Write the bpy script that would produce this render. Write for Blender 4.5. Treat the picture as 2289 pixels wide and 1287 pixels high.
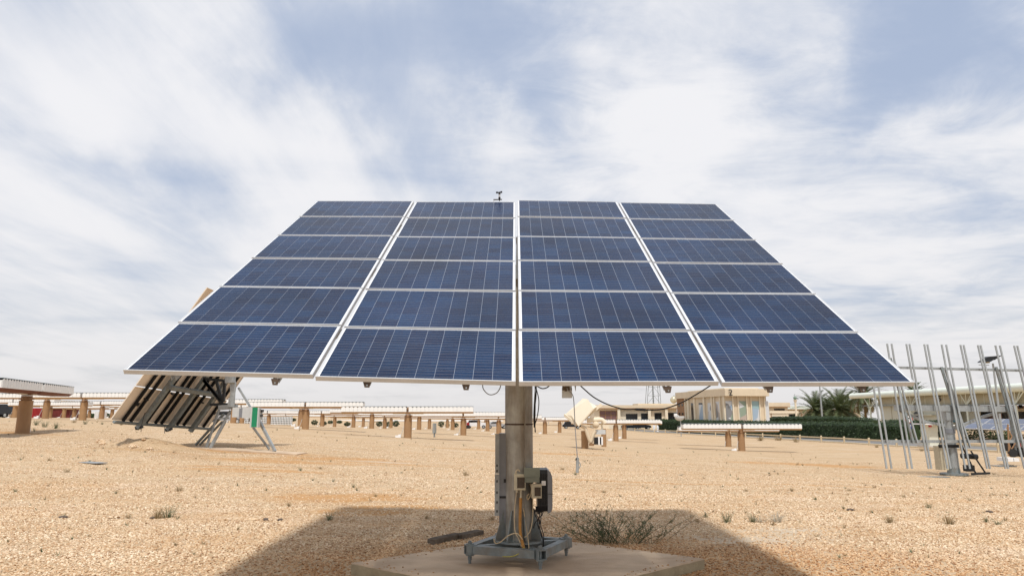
import bpy, math, random
import numpy as np
from mathutils import Vector, Matrix, noise
R = math.radians
random.seed(7)
S = bpy.context.scene
for o in list(bpy.data.objects): bpy.data.objects.remove(o)

# ------------------------------------------------------------------ camera
EYE = 1.85; FPX = 1513.0; HOR = 925.0; CX, CY = 1144.5, 643.5
PITCH = math.atan((HOR - CY) / FPX)
cd = bpy.data.cameras.new('camera'); cam = bpy.data.objects.new('camera', cd)
S.collection.objects.link(cam); S.camera = cam
cam.location = (0, 0, EYE); cam.rotation_euler = (math.pi / 2 + PITCH, 0, 0)
cd.sensor_width = 36; cd.lens = 36 * FPX / 2289; cd.clip_start = .05; cd.clip_end = 20000

# ------------------------------------------------------------------ sun and view
SUN_EL = R(62.5)
sd = bpy.data.lights.new('sun', 'SUN'); so = bpy.data.objects.new('sun', sd); S.collection.objects.link(so)
sd.energy = 3.4; sd.angle = R(4.0); sd.color = (1.0, .97, .925)
so.rotation_euler = (math.pi / 2 - SUN_EL, R(0.5), 0); so.location = (0, -20, 40)
S.view_settings.view_transform = 'Standard'; S.view_settings.look = 'None'
S.view_settings.gamma = 1; S.view_settings.exposure = 0.0; S.view_settings.use_curve_mapping = False
S.render.engine = 'CYCLES'

def raydir(px, py):
    r = Vector((1, 0, 0)); f = Vector((0, math.cos(PITCH), math.sin(PITCH))); u = Vector((0, -math.sin(PITCH), math.cos(PITCH)))
    return (r * (px - CX) + u * (CY - py) + f * FPX).normalized()
def at(px, py, Y):
    d = raydir(px, py); return Vector((0, 0, EYE)) + d * (Y / d.y)
def atz(px, py, z):
    d = raydir(px, py); return Vector((0, 0, EYE)) + d * ((z - EYE) / d.z)

# ------------------------------------------------------------------ sky
W = bpy.data.worlds.new('World'); S.world = W; W.use_nodes = True
nt = W.node_tree; nt.nodes.clear()
class NT:
    def __init__(s, t): s.t = t
    def n(s, typ, ins=None, **kw):
        x = s.t.nodes.new(typ)
        for k, v in kw.items(): setattr(x, k, v)
        for k, v in (ins or {}).items():
            if hasattr(v, 'is_linked'): s.t.links.new(v, x.inputs[k])
            else: x.inputs[k].default_value = v
        return x
    def m(s, op, a, b=0.0, c=None):
        x = s.n('ShaderNodeMath', operation=op)
        for i, v in enumerate((a, b) if c is None else (a, b, c)):
            if hasattr(v, 'is_linked'): s.t.links.new(v, x.inputs[i])
            else: x.inputs[i].default_value = v
        return x.outputs[0]
    def ramp(s, fac, stops, interp='LINEAR'):
        x = s.n('ShaderNodeValToRGB', {0: fac}); cr = x.color_ramp; cr.interpolation = interp
        while len(cr.elements) < len(stops): cr.elements.new(.5)
        for e, (p, c) in zip(cr.elements, stops):
            e.position = p; e.color = (*c, 1) if len(c) == 3 else c
        return x.outputs[0]
    def mix(s, f, a, b, mode='MIX'):
        x = s.n('ShaderNodeMix', data_type='RGBA', blend_type=mode)
        for i, v in ((0, f), (6, a), (7, b)):
            if hasattr(v, 'is_linked'): s.t.links.new(v, x.inputs[i])
            else: x.inputs[i].default_value = v if i == 0 or len(v) == 4 else (*v, 1)
        return x.outputs[2]
    def noise(s, vec, scale, detail=4, rough=.5, dist=0.0):
        return s.n('ShaderNodeTexNoise', {'Vector': vec, 'Scale': scale, 'Detail': detail, 'Roughness': rough, 'Distortion': dist}).outputs[0]
T = NT(nt)
tc = T.n('ShaderNodeTexCoord').outputs['Generated']
sep = T.n('ShaderNodeSeparateXYZ', {0: tc}); dx, dy, dz = sep.outputs
zz = T.m('MAXIMUM', T.m('ADD', dz, .10), .03)
plane = T.n('ShaderNodeCombineXYZ', {0: T.m('DIVIDE', dx, zz), 1: T.m('DIVIDE', dy, zz), 2: 0.0}).outputs[0]
m1 = T.n('ShaderNodeMapping', {'Vector': plane, 'Rotation': (0, 0, R(38)), 'Scale': (1.0, .34, 1)}).outputs[0]
m2 = T.n('ShaderNodeMapping', {'Vector': plane, 'Rotation': (0, 0, R(-12)), 'Scale': (.75, 1.0, 1)}).outputs[0]
n1 = T.noise(m1, 1.4, 8, .52, .4)
n2 = T.noise(m2, 1.1, 8, .52, .5)
n3 = T.noise(T.n('ShaderNodeMapping', {'Vector': plane, 'Rotation': (0, 0, R(52)), 'Scale': (1.0, .22, 1)}).outputs[0], 3.6, 9, .6, .9)
lf = T.n('ShaderNodeMapRange', {0: dx, 1: -.25, 2: .12, 3: 1.0, 4: 0.0}, interpolation_type='SMOOTHSTEP').outputs[0]
n4 = T.noise(m2, 3.6, 11, .66, .9); n5 = T.noise(m2, 1.9, 8, .55, .8)
na = T.m('ADD', T.m('MULTIPLY', n1, .50), T.m('MULTIPLY', n3, .22)); nb = T.m('ADD', T.m('MULTIPLY', n5, .46), T.m('MULTIPLY', n4, .27))
nab = T.m('ADD', T.m('MULTIPLY', na, lf), T.m('MULTIPLY', nb, T.m('SUBTRACT', 1.0, lf)))
fld = T.m('ADD', nab, T.m('MULTIPLY', n2, .46))
# warp the direction a little so that the large shapes get ragged edges
wn = T.n('ShaderNodeTexNoise', {'Vector': tc, 'Scale': 3.2, 'Detail': 6, 'Roughness': .6}).outputs['Color']
wv = T.n('ShaderNodeVectorMath', {0: wn, 1: (.5, .5, .5)}, operation='SUBTRACT').outputs[0]
wv = T.n('ShaderNodeVectorMath', {0: wv, 3: .34}, operation='SCALE').outputs[0]
wd = T.n('ShaderNodeVectorMath', {0: T.n('ShaderNodeVectorMath', {0: tc, 1: wv}, operation='ADD').outputs[0]}, operation='NORMALIZE').outputs[0]
blobs = [  # pixel of the photograph -> direction, radius in degrees, weight (- open sky, + cloud)
 (640, 40, 5.5, -.17), (790, 120, 6, -.17), (900, 60, 6, -.15), (1020, 170, 5, -.13), (870, 330, 4.5, -.12), (960, 400, 4, -.10), (600, 230, 3.5, -.07),
 (1180, 160, 4, -.10), (210, 285, 3, -.10), (330, 360, 3.2, -.10), (420, 420, 3, -.08), (40, 190, 3, -.07), (1050, 20, 5, -.12),
 (2010, 150, 5.0, -.13), (2090, 60, 5, -.09), (1930, 170, 4.5, -.13), (1650, 60, 2.8, -.12), (1690, 190, 2.4, -.11), (1780, 250, 3, -.09), (1890, 20, 4.5, -.08), (2280, 30, 4, -.06),
 (1300, 260, 3, -.06), (2180, 490, 3, -.07), (420, 520, 5, -.05), (1330, 230, 3, -.07), (200, 540, 4, -.05), (1230, 20, 5, -.06),
 (160, 70, 7, .12), (330, 190, 6, .10), (560, 330, 6, .10), (720, 330, 5, .08), (1130, 310, 3.5, .15), (1220, 330, 3, .10), (1480, 120, 5, .13), (1560, 230, 4.5, .10),
 (1400, 350, 6, .09), (1760, 120, 3.6, .10), (2190, 260, 5, .10), (1980, 310, 4.5, .08), (1700, 420, 8, .10), (130, 430, 6, .06), (700, 500, 7, .04)]
for px, py, rad, w in blobs:
    d = T.n('ShaderNodeVectorMath', {0: wd, 1: tuple(raydir(px, py))}, operation='DOT_PRODUCT').outputs['Value']
    e = T.m('MULTIPLY', T.m('SUBTRACT', 1.0, d), -2.0 / R(rad) ** 2)
    fld = T.m('ADD', fld, T.m('MULTIPLY', T.m('EXPONENT', e), w * .62))
fld = T.m('ADD', fld, T.m('MULTIPLY', T.m('EXPONENT', T.m('MULTIPLY', T.m('ABSOLUTE', dz), -9.0)), .12))
cloud = T.n('ShaderNodeMapRange', {0: fld, 1: .37, 2: .73, 3: .0, 4: 1.0}, interpolation_type='SMOOTHSTEP').outputs[0]
ccol = T.ramp(cloud, [(0, (.51, .60, .785)), (.3, (.60, .67, .815)), (.65, (.765, .797, .872)), (1, (.905, .905, .933))])
hz = T.m('EXPONENT', T.m('MULTIPLY', T.m('MAXIMUM', dz, 0.0), -8.0))
ccol = T.mix(T.m('MULTIPLY', hz, .95), ccol, (.79, .77, .765))
sky = T.n('ShaderNodeTexSky', sky_type='NISHITA', sun_disc=False, sun_elevation=SUN_EL, sun_rotation=math.pi, dust_density=2.5, air_density=1.2)
b1 = T.n('ShaderNodeBackground', {0: sky.outputs[0], 1: .10}).outputs[0]
b2 = T.n('ShaderNodeBackground', {0: ccol, 1: 1.0}).outputs[0]
cf = T.n('ShaderNodeMapRange', {0: cloud, 3: .72, 4: .98}).outputs[0]
mx = T.n('ShaderNodeMixShader', {0: T.m('MAXIMUM', cf, hz), 1: b1, 2: b2}).outputs[0]
T.n('ShaderNodeOutputWorld', {0: mx})

# ------------------------------------------------------------------ materials
def mat(name, col, rough=.7, metal=0.0, var=.15, scale=6.0, stain=None, stain_scale=(3, 3, .6), bump=0.0, bump_scale=60, ior=1.45, stain_amt=.6):
    m = bpy.data.materials.new(name); m.use_nodes = True; t = m.node_tree; t.nodes.clear(); N = NT(t)
    p = N.n('ShaderNodeNewGeometry').outputs['Position']
    nn = N.noise(p, scale, 5, .6)
    lo = tuple(c * (1 - var) for c in col); hi = tuple(min(1, c * (1 + var)) for c in col)
    c = N.ramp(nn, [(.3, lo), (.7, hi)])
    if stain:
        mp = N.n('ShaderNodeMapping', {'Vector': p, 'Scale': stain_scale}).outputs[0]
        s = N.n('ShaderNodeMapRange', {0: N.noise(mp, 1.0, 6, .6, .3), 1: .42, 2: .68, 4: stain_amt}).outputs[0]
        c = N.mix(s, c, stain)
    b = N.n('ShaderNodeBsdfPrincipled', {'Base Color': c, 'Roughness': rough, 'Metallic': metal, 'IOR': ior})
    rr = N.n('ShaderNodeMapRange', {0: N.noise(p, scale * 3, 3, .6), 3: max(0, rough - .1), 4: min(1, rough + .1)}).outputs[0]
    t.links.new(rr, b.inputs['Roughness'])
    if bump:
        bn = N.n('ShaderNodeBump', {'Height': N.noise(p, bump_scale, 6, .65), 'Strength': 1.0, 'Distance': bump}).outputs[0]
        t.links.new(bn, b.inputs['Normal'])
    N.n('ShaderNodeOutputMaterial', {0: b.outputs[0]})
    return m
M = dict(
 alu=mat('anodised_aluminium', (.56, .565, .57), .42, .2, .05, 9),
 gap=mat('laminate_between_cells', (.27, .30, .36), .3, 0, .04, 9),
 backsheet=mat('white_backsheet', (.72, .73, .74), .25, 0, .04, 9),
 back=mat('aged_backsheet', (.70, .61, .50), .6, 0, .06, 4, (.55, .46, .36), (1.2, 1.2, .5)),
 galv=mat('galvanised_steel', (.36, .385, .39), .5, .35, .16, 14, (.24, .24, .23), (4, 4, 1.2)),
 galvblue=mat('galvanised_frame', (.22, .255, .26), .55, .3, .22, 9, (.19, .15, .11), (5, 5, 3)),
 pole=mat('weathered_pole', (.35, .34, .305), .62, .12, .34, 4, (.17, .125, .085), (6, 6, 1.1), .002, 40, stain_amt=.75),
 darksteel=mat('dark_bracket_steel', (.10, .07, .05), .6, .2, .3, 20),
 shadeblack=mat('shade_black_rail', (.005, .005, .005), .95, 0, .3, 20),  # near black puts the shade behind the array into the rail colour
 black=mat('black_plastic', (.014, .014, .016), .45, 0, .3, 20),
 blacksteel=mat('black_steel', (.018, .020, .022), .5, .2, .3, 6),
 cover=mat('grey_cover', (.20, .21, .23), .4, 0, .08, 10),
 boxgreen=mat('grey_green_box', (.20, .22, .18), .55, 0, .1, 10),
 beigebox=mat('beige_plastic', (.50, .45, .33), .5, 0, .1, 10),
 smoke=mat('smoked_window', (.045, .03, .02), .2, 0, .2, 12),
 greybox=mat('light_grey_box', (.52, .53, .52), .45, 0, .05, 5),
 green=mat('green_paint', (.01, .22, .10), .4, 0, .08, 6),
 white=mat('white_paint', (.78, .78, .77), .5, 0, .04, 5),
 conduit=mat('orange_conduit', (.42, .20, .045), .6, 0, .2, 14),
 cable=mat('beige_cable', (.55, .44, .28), .55, 0, .12, 20),
 cableyel=mat('yellow_green_cable', (.38, .34, .08), .5, 0, .2, 60),
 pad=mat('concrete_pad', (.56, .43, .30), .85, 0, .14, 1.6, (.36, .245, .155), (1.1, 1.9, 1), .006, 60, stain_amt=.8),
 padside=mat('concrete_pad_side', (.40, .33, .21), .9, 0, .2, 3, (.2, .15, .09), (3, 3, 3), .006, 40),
 concrete=mat('light_concrete', (.55, .53, .48), .9, 0, .1, 3, (.4, .36, .3), (2, 2, 2), .004, 40),
 wood=mat('weathered_timber', (.16, .13, .10), .9, 0, .3, 8, (.05, .04, .03), (3, 9, 9), .006, 30),
 pillar=mat('tan_pillar', (.36, .215, .105), .7, 0, .12, 1.2, (.25, .14, .07), (1.2, 1.2, .4)),
 collarm=mat('tan_collar', (.30, .17, .085), .6, 0, .2, 6),
 lens=mat('white_module_face', (.80, .80, .78), .4, 0, .03, 2),
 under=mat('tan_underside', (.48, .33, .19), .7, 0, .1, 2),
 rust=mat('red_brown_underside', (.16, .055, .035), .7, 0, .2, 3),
 toppane=mat('lens_sheet', (.10, .14, .15), .25, 0, .1, 2),
 cream=mat('cream_render', (.66, .55, .40), .85, 0, .05, .5, (.56, .46, .33), (.5, .5, .15)),
 cream2=mat('pale_cream_render', (.74, .65, .50), .85, 0, .04, .5),
 olive=mat('beige_cladding', (.42, .38, .27), .7, 0, .06, .6, (.34, .31, .2), (.3, .3, .1)),
 ivory=mat('ivory_wall', (.62, .62, .52), .7, 0, .04, .6),
 roofwhite=mat('pale_green_white_roof', (.70, .75, .67), .45, 0, .03, .6),
 brickm=mat('brown_brick', (.34, .19, .10), .9, 0, .2, 6),
 pinkbrick=mat('pale_brown_block', (.33, .20, .15), .9, 0, .15, 4),
 glass=mat('dark_glass', (.012, .014, .017), .08, 0, .2, .6),
 pinkglass=mat('tinted_pane', (.17, .09, .085), .15, 0, .1, .6),
 tealglass=mat('teal_glass', (.10, .19, .22), .1, 0, .1, .6),
 asphalt=mat('asphalt', (.17, .165, .16), .9, 0, .1, .8, (.24, .21, .18), (.2, .2, .2)),
 kerb=mat('cream_kerb', (.62, .52, .36), .85, 0, .08, 2),
 kerbyel=mat('yellow_kerb', (.65, .36, .07), .8, 0, .1, 2),
 bark=mat('palm_bark', (.17, .09, .045), .95, 0, .35, 5, bump=.02, bump_scale=9),
 red=mat('red_paint', (.33, .018, .02), .5, 0, .15, 2, (.2, .02, .02), (1, 1, .3)),
 orange=mat('orange_paint', (.6, .16, .05), .6, 0, .1, 2),
 tyre=mat('tyre_rubber', (.02, .02, .02), .8, 0, .2, 10),
 signred=mat('sign_red', (.45, .03, .03), .5, 0, .05, 5),
 signblue=mat('sign_blue', (.01, .03, .16), .5, 0, .05, 5),
 globe=mat('yellowed_globe', (.55, .50, .36), .2, .3, .15, 3),
 skin=mat('skin', (.30, .16, .10), .6, 0, .05, 6),
 cloth=mat('white_cotton', (.80, .80, .80), .9, 0, .02, 6),
 carwhite=mat('white_car_paint', (.75, .76, .77), .25, .0, .02, 2),
 cardark=mat('dark_car_paint', (.02, .024, .03), .2, .2, .1, 2),
 carsilver=mat('silver_car_paint', (.45, .47, .5), .25, .4, .05, 2),
 olivewall=mat('tan_hut_wall', (.55, .40, .22), .8, 0, .06, 2),
)
def foliage(name, a, b, c):
    m = bpy.data.materials.new(name); m.use_nodes = True; t = m.node_tree; t.nodes.clear(); N = NT(t)
    g = N.n('ShaderNodeNewGeometry')
    col = N.ramp(g.outputs['Random Per Island'], [(0, a), (.55, b), (1, c)])
    col = N.mix(N.n('ShaderNodeMapRange', {0: N.noise(g.outputs['Position'], 1.1, 3), 1: .35, 2: .65}).outputs[0], col, N.mix(.5, col, b), 'MIX')
    d = N.n('ShaderNodeBsdfPrincipled', {'Base Color': col, 'Roughness': .6})
    tr = N.n('ShaderNodeBsdfTranslucent', {0: col})
    N.n('ShaderNodeOutputMaterial', {0: N.n('ShaderNodeMixShader', {0: .25, 1: d.outputs[0], 2: tr.outputs[0]}).outputs[0]})
    return m
M['palmleaf'] = foliage('palm_leaf', (.05, .075, .028), (.10, .13, .05), (.17, .17, .075))
M['palmdry'] = foliage('dry_palm_leaf', (.13, .085, .03), (.19, .13, .05), (.24, .17, .07))
M['hedge'] = foliage('hedge_leaf', (.009, .022, .005), (.022, .046, .010), (.05, .085, .02))
M['bush'] = foliage('bush_leaf', (.03, .06, .02), (.06, .11, .035), (.10, .15, .06))
M['weed'] = foliage('weed_leaf', (.05, .075, .03), (.09, .12, .05), (.15, .16, .07))
M['dry'] = foliage('dry_grass', (.22, .15, .07), (.30, .22, .11), (.38, .29, .16))
M['greytwig'] = foliage('grey_twigs', (.28, .25, .2), (.38, .35, .28), (.5, .46, .38))

def cell_material():
    m = bpy.data.materials.new('polycrystalline_cell'); m.use_nodes = True; t = m.node_tree; t.nodes.clear(); N = NT(t)
    g = N.n('ShaderNodeNewGeometry'); uv = N.n('ShaderNodeUVMap').outputs[0]
    s = N.n('ShaderNodeSeparateXYZ', {0: uv}); u, v = s.outputs[0], s.outputs[1]
    ri = N.m('FRACT', N.m('ADD', g.outputs['Random Per Island'], N.n('ShaderNodeObjectInfo').outputs['Random']))
    vo = N.n('ShaderNodeTexVoronoi', {'Vector': g.outputs['Position'], 'Scale': 70.0}).outputs['Color']
    gr = N.n('ShaderNodeSeparateXYZ', {0: vo}).outputs[0]
    base = N.ramp(N.m('ADD', N.m('MULTIPLY', ri, .55), N.m('MULTIPLY', gr, .45)), [(0, (.002, .010, .038)), (.5, (.003, .019, .060)), (1, (.005, .030, .084))])
    # three silver busbars along the long side of the module and hair-fine contact fingers across
    bars = 0.0
    for q in (.18, .5, .82):
        d = N.m('ABSOLUTE', N.m('SUBTRACT', v, q)); bars = N.m('MAXIMUM', bars, N.m('LESS_THAN', d, .009))
    fing = N.m('MULTIPLY', N.m('GREATER_THAN', N.m('FRACT', N.m('MULTIPLY', u, 60.0)), .93), .35)
    c = N.mix(N.m('MAXIMUM', N.m('MULTIPLY', bars, .36), N.m('MULTIPLY', fing, .25)), base, (.52, .48, .48))
    md_ = N.n('ShaderNodeMapRange', {0: N.noise(g.outputs['Position'], .8, 3, .5), 1: .3, 2: .7, 3: .72, 4: 1.3}).outputs[0]
    c = N.n('ShaderNodeVectorMath', {0: c, 3: md_}, operation='SCALE').outputs[0]
    dust = N.n('ShaderNodeMapRange', {0: N.noise(g.outputs['Position'], .9, 5, .6), 1: .35, 2: .75, 3: .004, 4: .032}).outputs[0]
    c = N.mix(dust, c, (.45, .40, .33))
    b = N.n('ShaderNodeBsdfPrincipled', {'Base Color': c, 'Roughness': .22, 'IOR': 1.16, 'Coat Weight': .0})
    N.n('ShaderNodeOutputMaterial', {0: b.outputs[0]})
    return m
M['cell'] = cell_material()

# ------------------------------------------------------------------ mesh helpers
col = S.collection
class MB:
    def __init__(s): s.v = []; s.f = []; s.m = []
    def add(s, vs, fs, mi=0):
        b = len(s.v); s.v += [tuple(p) for p in vs]; s.f += [tuple(b + i for i in f) for f in fs]; s.m += [mi] * len(fs); return s
    def box(s, c, sz, rot=None, mi=0):
        c = Vector(c); h = Vector(sz) / 2; vs = []
        for z in (-1, 1):
            for y in (-1, 1):
                for x in (-1, 1):
                    p = Vector((x * h.x, y * h.y, z * h.z)); vs.append(c + (rot @ p if rot else p))
        return s.add(vs, [(0, 2, 3, 1), (4, 5, 7, 6), (0, 1, 5, 4), (2, 6, 7, 3), (0, 4, 6, 2), (1, 3, 7, 5)], mi)
    def bar(s, a, b, w, h, mi=0, up=(0, 0, 1)):
        a = Vector(a); b = Vector(b); z = (b - a).normalized(); up = Vector(up)
        if abs(z.dot(up)) > .99: up = Vector((0, 1, 0))
        x = up.cross(z).normalized(); y = z.cross(x)
        rot = Matrix((x, y, z)).transposed()
        return s.box((a + b) / 2, (w, h, (b - a).length), rot, mi)
    def chan(s, a, b, w, h, t=.004, mi=0, up=(0, 0, 1)):
        """C channel: three plates"""
        a = Vector(a); b = Vector(b); z = (b - a).normalized(); up = Vector(up)
        x = up.cross(z).normalized(); y = z.cross(x); rot = Matrix((x, y, z)).transposed(); L = (b - a).length; c = (a + b) / 2
        s.box(c + y * (h / 2 - t / 2), (w, t, L), rot, mi)
        s.box(c + x * (w / 2 - t / 2) - y * t / 2, (t, h - t, L), rot, mi); s.box(c - x * (w / 2 - t / 2) - y * t / 2, (t, h - t, L), rot, mi)
        return s
    def tube(s, pts, r, n=8, mi=0, cap=True):
        pts = [Vector(p) for p in pts]; rs = r if isinstance(r, (list, tuple)) else [r] * len(pts)
        d = (pts[1] - pts[0]).normalized(); x = d.orthogonal().normalized(); vs = []; fs = []
        for i, p in enumerate(pts):
            d2 = (pts[min(i + 1, len(pts) - 1)] - pts[max(i - 1, 0)]).normalized()
            x = (x - d2 * x.dot(d2)).normalized(); y = d2.cross(x)
            for k in range(n):
                a = 2 * math.pi * k / n; vs.append(p + (x * math.cos(a) + y * math.sin(a)) * rs[i])
        for i in range(len(pts) - 1):
            for k in range(n):
                a = i * n + k; b = i * n + (k + 1) % n; fs.append((a, b, b + n, a + n))
        if cap: fs += [tuple(range(n - 1, -1, -1)), tuple((len(pts) - 1) * n + k for k in range(n))]
        return s.add(vs, fs, mi)
    def cyl(s, a, b, r, n=16, mi=0, r2=None): return s.tube([a, b], [r, r if r2 is None else r2], n, mi)
    def sphere(s, c, r, n=10, mi=0, sc=(1, 1, 1), z0=-90, z1=90):
        c = Vector(c); vs = []; fs = []; k = max(4, n // 2)
        for i in range(k + 1):
            t = R(z0 + (z1 - z0) * i / k)
            for j in range(n):
                a = 2 * math.pi * j / n; vs.append(c + Vector((math.cos(t) * math.cos(a) * sc[0], math.cos(t) * math.sin(a) * sc[1], math.sin(t) * sc[2])) * r)
        for i in range(k):
            for j in range(n):
                a = i * n + j; b = i * n + (j + 1) % n; fs.append((a, b, b + n, a + n))
        return s.add(vs, fs, mi)
    def prism(s, poly, o, X, Yv, Z, mi=0):
        """polygon in plane (X,Yv) at o, extruded by vector Z"""
        o = Vector(o); X = Vector(X); Yv = Vector(Yv); Z = Vector(Z); n = len(poly)
        a = [o + X * p[0] + Yv * p[1] for p in poly]; vs = a + [p + Z for p in a]
        fs = [tuple(range(n - 1, -1, -1)), tuple(range(n, 2 * n))] + [(i, (i + 1) % n, (i + 1) % n + n, i + n) for i in range(n)]
        return s.add(vs, fs, mi)
    def mesh(s, name, mats, off=None, smooth=False):
        me = bpy.data.meshes.new(name)
        vs = s.v if off is None else [(p[0] - off[0], p[1] - off[1], p[2] - off[2]) for p in s.v]
        me.from_pydata(vs, [], s.f)
        for m in (mats if isinstance(mats, (list, tuple)) else [mats]): me.materials.append(m)
        me.polygons.foreach_set('material_index', s.m)
        if smooth: me.polygons.foreach_set('use_smooth', [True] * len(s.f))
        me.update(); return me
def smooth_angle(o, ang=35):
    me = o.data; me.polygons.foreach_set('use_smooth', [True] * len(me.polygons))
    try: me.set_sharp_from_angle(angle=R(ang))
    except Exception: pass
def link(name, me, parent=None): 
    o = bpy.data.objects.new(name, me); col.objects.link(o)
    if parent: o.parent = parent
    return o
def tag(o, label=None, cat=None, group=None, kind=None):
    if label: o['label'] = label
    if cat: o['category'] = cat
    if group: o['group'] = group
    if kind: o['kind'] = kind
    return o
def thing(name, label, cat, loc=(0, 0, 0), rz=0, group=None):
    o = bpy.data.objects.new(name, None); o.empty_display_size = .2; col.objects.link(o)
    o.location = loc; o.rotation_euler = (0, 0, rz); return tag(o, label, cat, group)
def part(name, mb, mats, parent, sm=False, label=None, world=True):
    """mesh part; coordinates given in world space are made local to the (unrotated) root"""
    root = parent
    while root.parent: root = root.parent
    o = link(name, mb.mesh(name, mats, tuple(root.location) if world else None), parent)
    if sm: smooth_angle(o)
    if label: o['label'] = label
    return o
def solo(name, mb, mats, label, cat, loc, group=None, sm=False):
    o = link(name, mb.mesh(name, mats, tuple(loc))); o.location = loc
    if sm: smooth_angle(o)
    return tag(o, label, cat, group)
def copy_tree(o, parent=None):
    c = o.copy(); col.objects.link(c); c.parent = parent
    for ch in o.children: copy_tree(ch, c)
    return c
def text_mesh(txt, size, ext=.01):
    cu = bpy.data.curves.new('lettering', 'FONT'); cu.body = txt; cu.size = size; cu.extrude = ext; cu.align_x = 'CENTER'; cu.align_y = 'CENTER'
    o = bpy.data.objects.new('lettering', cu); col.objects.link(o)
    bpy.context.view_layer.update()
    me = bpy.data.meshes.new_from_object(o.evaluated_get(bpy.context.evaluated_depsgraph_get()))
    bpy.data.objects.remove(o); me.materials.clear(); me.materials.append(M['black']); return me

# ------------------------------------------------------------------ terrain
def sstep(t): t = min(1, max(0, t)); return t * t * (3 - 2 * t)
PATCH = [(-6.5, 27, 3.2, 1.3), (-8.2, 24.5, 3.0, .9), (-7.7, 21, 2.6, .55), (-3.6, 15.2, 2.2, 1.1), (-2.0, 13.7, 1.5, .35), (-11, 28.5, 3.5, 1.2), (4.2, 21, 3.5, .35), (1.5, 40, 6, 1.0), (10, 22, 3, .4),
         (-4.7, 25.5, 2.5, .5), (-2.7, 12.9, 1.2, .5), (17, 40, 5, 2), (-24, 33, 3, 1)]
PALE = [(3.6, 10.4, 1.3, .45), (4.4, 11.2, 1.2, .4), (-5.0, 26.5, 1.5, .5)]
FY = [(40, 46.5), (57, 44.2), (61, 43.6), (74, 42), (84, 41.1), (99, 39.5), (121, 36.4), (133, 34.8), (160, 29), (190, 22), (240, 10)]
def fence_x(y):
    if y <= FY[0][0]: return FY[0][1]
    for (a, b), (c, d) in zip(FY, FY[1:]):
        if y <= c: return b + (d - b) * (y - a) / (c - a)
    return FY[-1][1]
def gz(x, y):
    z = -.008 * max(y - 5, 0)
    xc = x / (1 + abs(x / (42 if x < 0 else 24)) ** 6) ** (1 / 6)
    kx = 1.0
    if x < 0: kx = 1 - .75 * sstep((y - 68) / 60) * (1 - sstep((-x - 35) / 35))
    z += -(.05 if x < 0 else .044) * xc * sstep((y - 6) / 26) * kx
    z += 1.0 * sstep((y - 150) / 60)
    if x > 0 and y > 30: z += 1.0 * sstep((x - fence_x(y) - 10) / 18)
    if y < 30: z += .12 * (1 - math.exp(-((x / 3.6) ** 2 + ((y - 7.2) / 2.3) ** 2))) * (1 - sstep((y - 16) / 14))
    if y < 130 and abs(x) < 80:
        z += .035 * noise.noise((x * .33, y * .33, 1.7)) * min(1, abs(y) / 14)
        if y < 60: z += .014 * noise.noise((x * 1.7, y * 1.7, 4.1))
    return z
def mound(x, y):
    """spoil heap left of the tilted tracker"""
    return .35 * math.exp(-(((x + 14.6) / 1.7) ** 2 + ((y - 27.6) / .9) ** 2)) * (1 + .6 * noise.noise((x * 2.5, y * 2.5, 0)))
def ground(x, y): return gz(x, y) + (mound(x, y) if y < 40 else 0)
def geo(a, b, first, ratio):
    out = [a]; s = first
    while out[-1] < b: out.append(out[-1] + s); s *= ratio
    return out
ys = sorted([-y for y in geo(0, 300, 1.0, 1.3)][1:]) + list(np.arange(0, 5, .5)) + list(np.arange(5, 34, .22)) + geo(34, 3500, .3, 1.045)
xp = list(np.arange(0, 16, .22)) + geo(16, 3500, .3, 1.055)
xs = [-x for x in reversed(xp[1:])] + xp
def orangeness(x, y):
    v = 0
    for a, b, sx, sy in PATCH:
        q = ((x - a) / sx) ** 2 + ((y - b) / sy) ** 2
        if q < 6: v = max(v, math.exp(-q) * (1.0 + 1.1 * noise.noise((x * 1.6, y * 4.0, 3))))
    # wheel tracks, worn through the gravel in places
    for y0, sl, x0, x1, a in ((24.9, .05, -12, -1, .95), (26.4, .05, -13, -1, .95), (22.2, .03, -12, -5, .8), (20.8, .03, -11, -4, .7), (19.5, -.04, 1, 14, .5), (21.1, -.04, 2, 15, .5), (15.6, -.10, 2, 12, .4), (31, .02, -2, 18, .55), (32.6, .02, -2, 18, .5)):
        if x0 < x < x1:
            q = (y - y0 - sl * x - .3 * math.sin(x * .35 + y0)) / .26
            if abs(q) < 2.5: v = max(v, a * math.exp(-q * q) * (.75 + 1.1 * noise.noise((x * .7, y0, 1))) * min(1, (x - x0) / 1.5, (x1 - x) / 1.5))
    return max(0, v)
def paleness(x, y):
    v = 0
    for a, b, sx, sy in PALE:
        q = ((x - a) / sx) ** 2 + ((y - b) / sy) ** 2
        if q < 6: v = max(v, math.exp(-q) * (1.0 + .8 * noise.noise((x * 2, y * 4.0, 9))))
    return max(0, v)
def grid(name, xs, ys, dz=0.0):
    vs = [(x, y, ground(x, y) + dz) for y in ys for x in xs]; nx = len(xs)
    fs = [(j * nx + i, j * nx + i + 1, (j + 1) * nx + i + 1, (j + 1) * nx + i) for j in range(len(ys) - 1) for i in range(nx - 1)]
    me = bpy.data.meshes.new(name); me.from_pydata(vs, [], fs)
    me.polygons.foreach_set('use_smooth', [True] * len(fs))
    for nm, fn in (('orange', orangeness), ('pale', paleness)):
        a = me.attributes.new(nm, 'FLOAT', 'POINT'); a.data.foreach_set('value', [fn(v[0], v[1]) if 5 < v[1] < 60 else 0.0 for v in vs])
    me.update(); return me, vs
gm = bpy.data.materials.new('desert_ground'); gm.use_nodes = True; t = gm.node_tree; t.nodes.clear(); N = NT(t)
P_ = N.n('ShaderNodeNewGeometry').outputs['Position']
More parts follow.
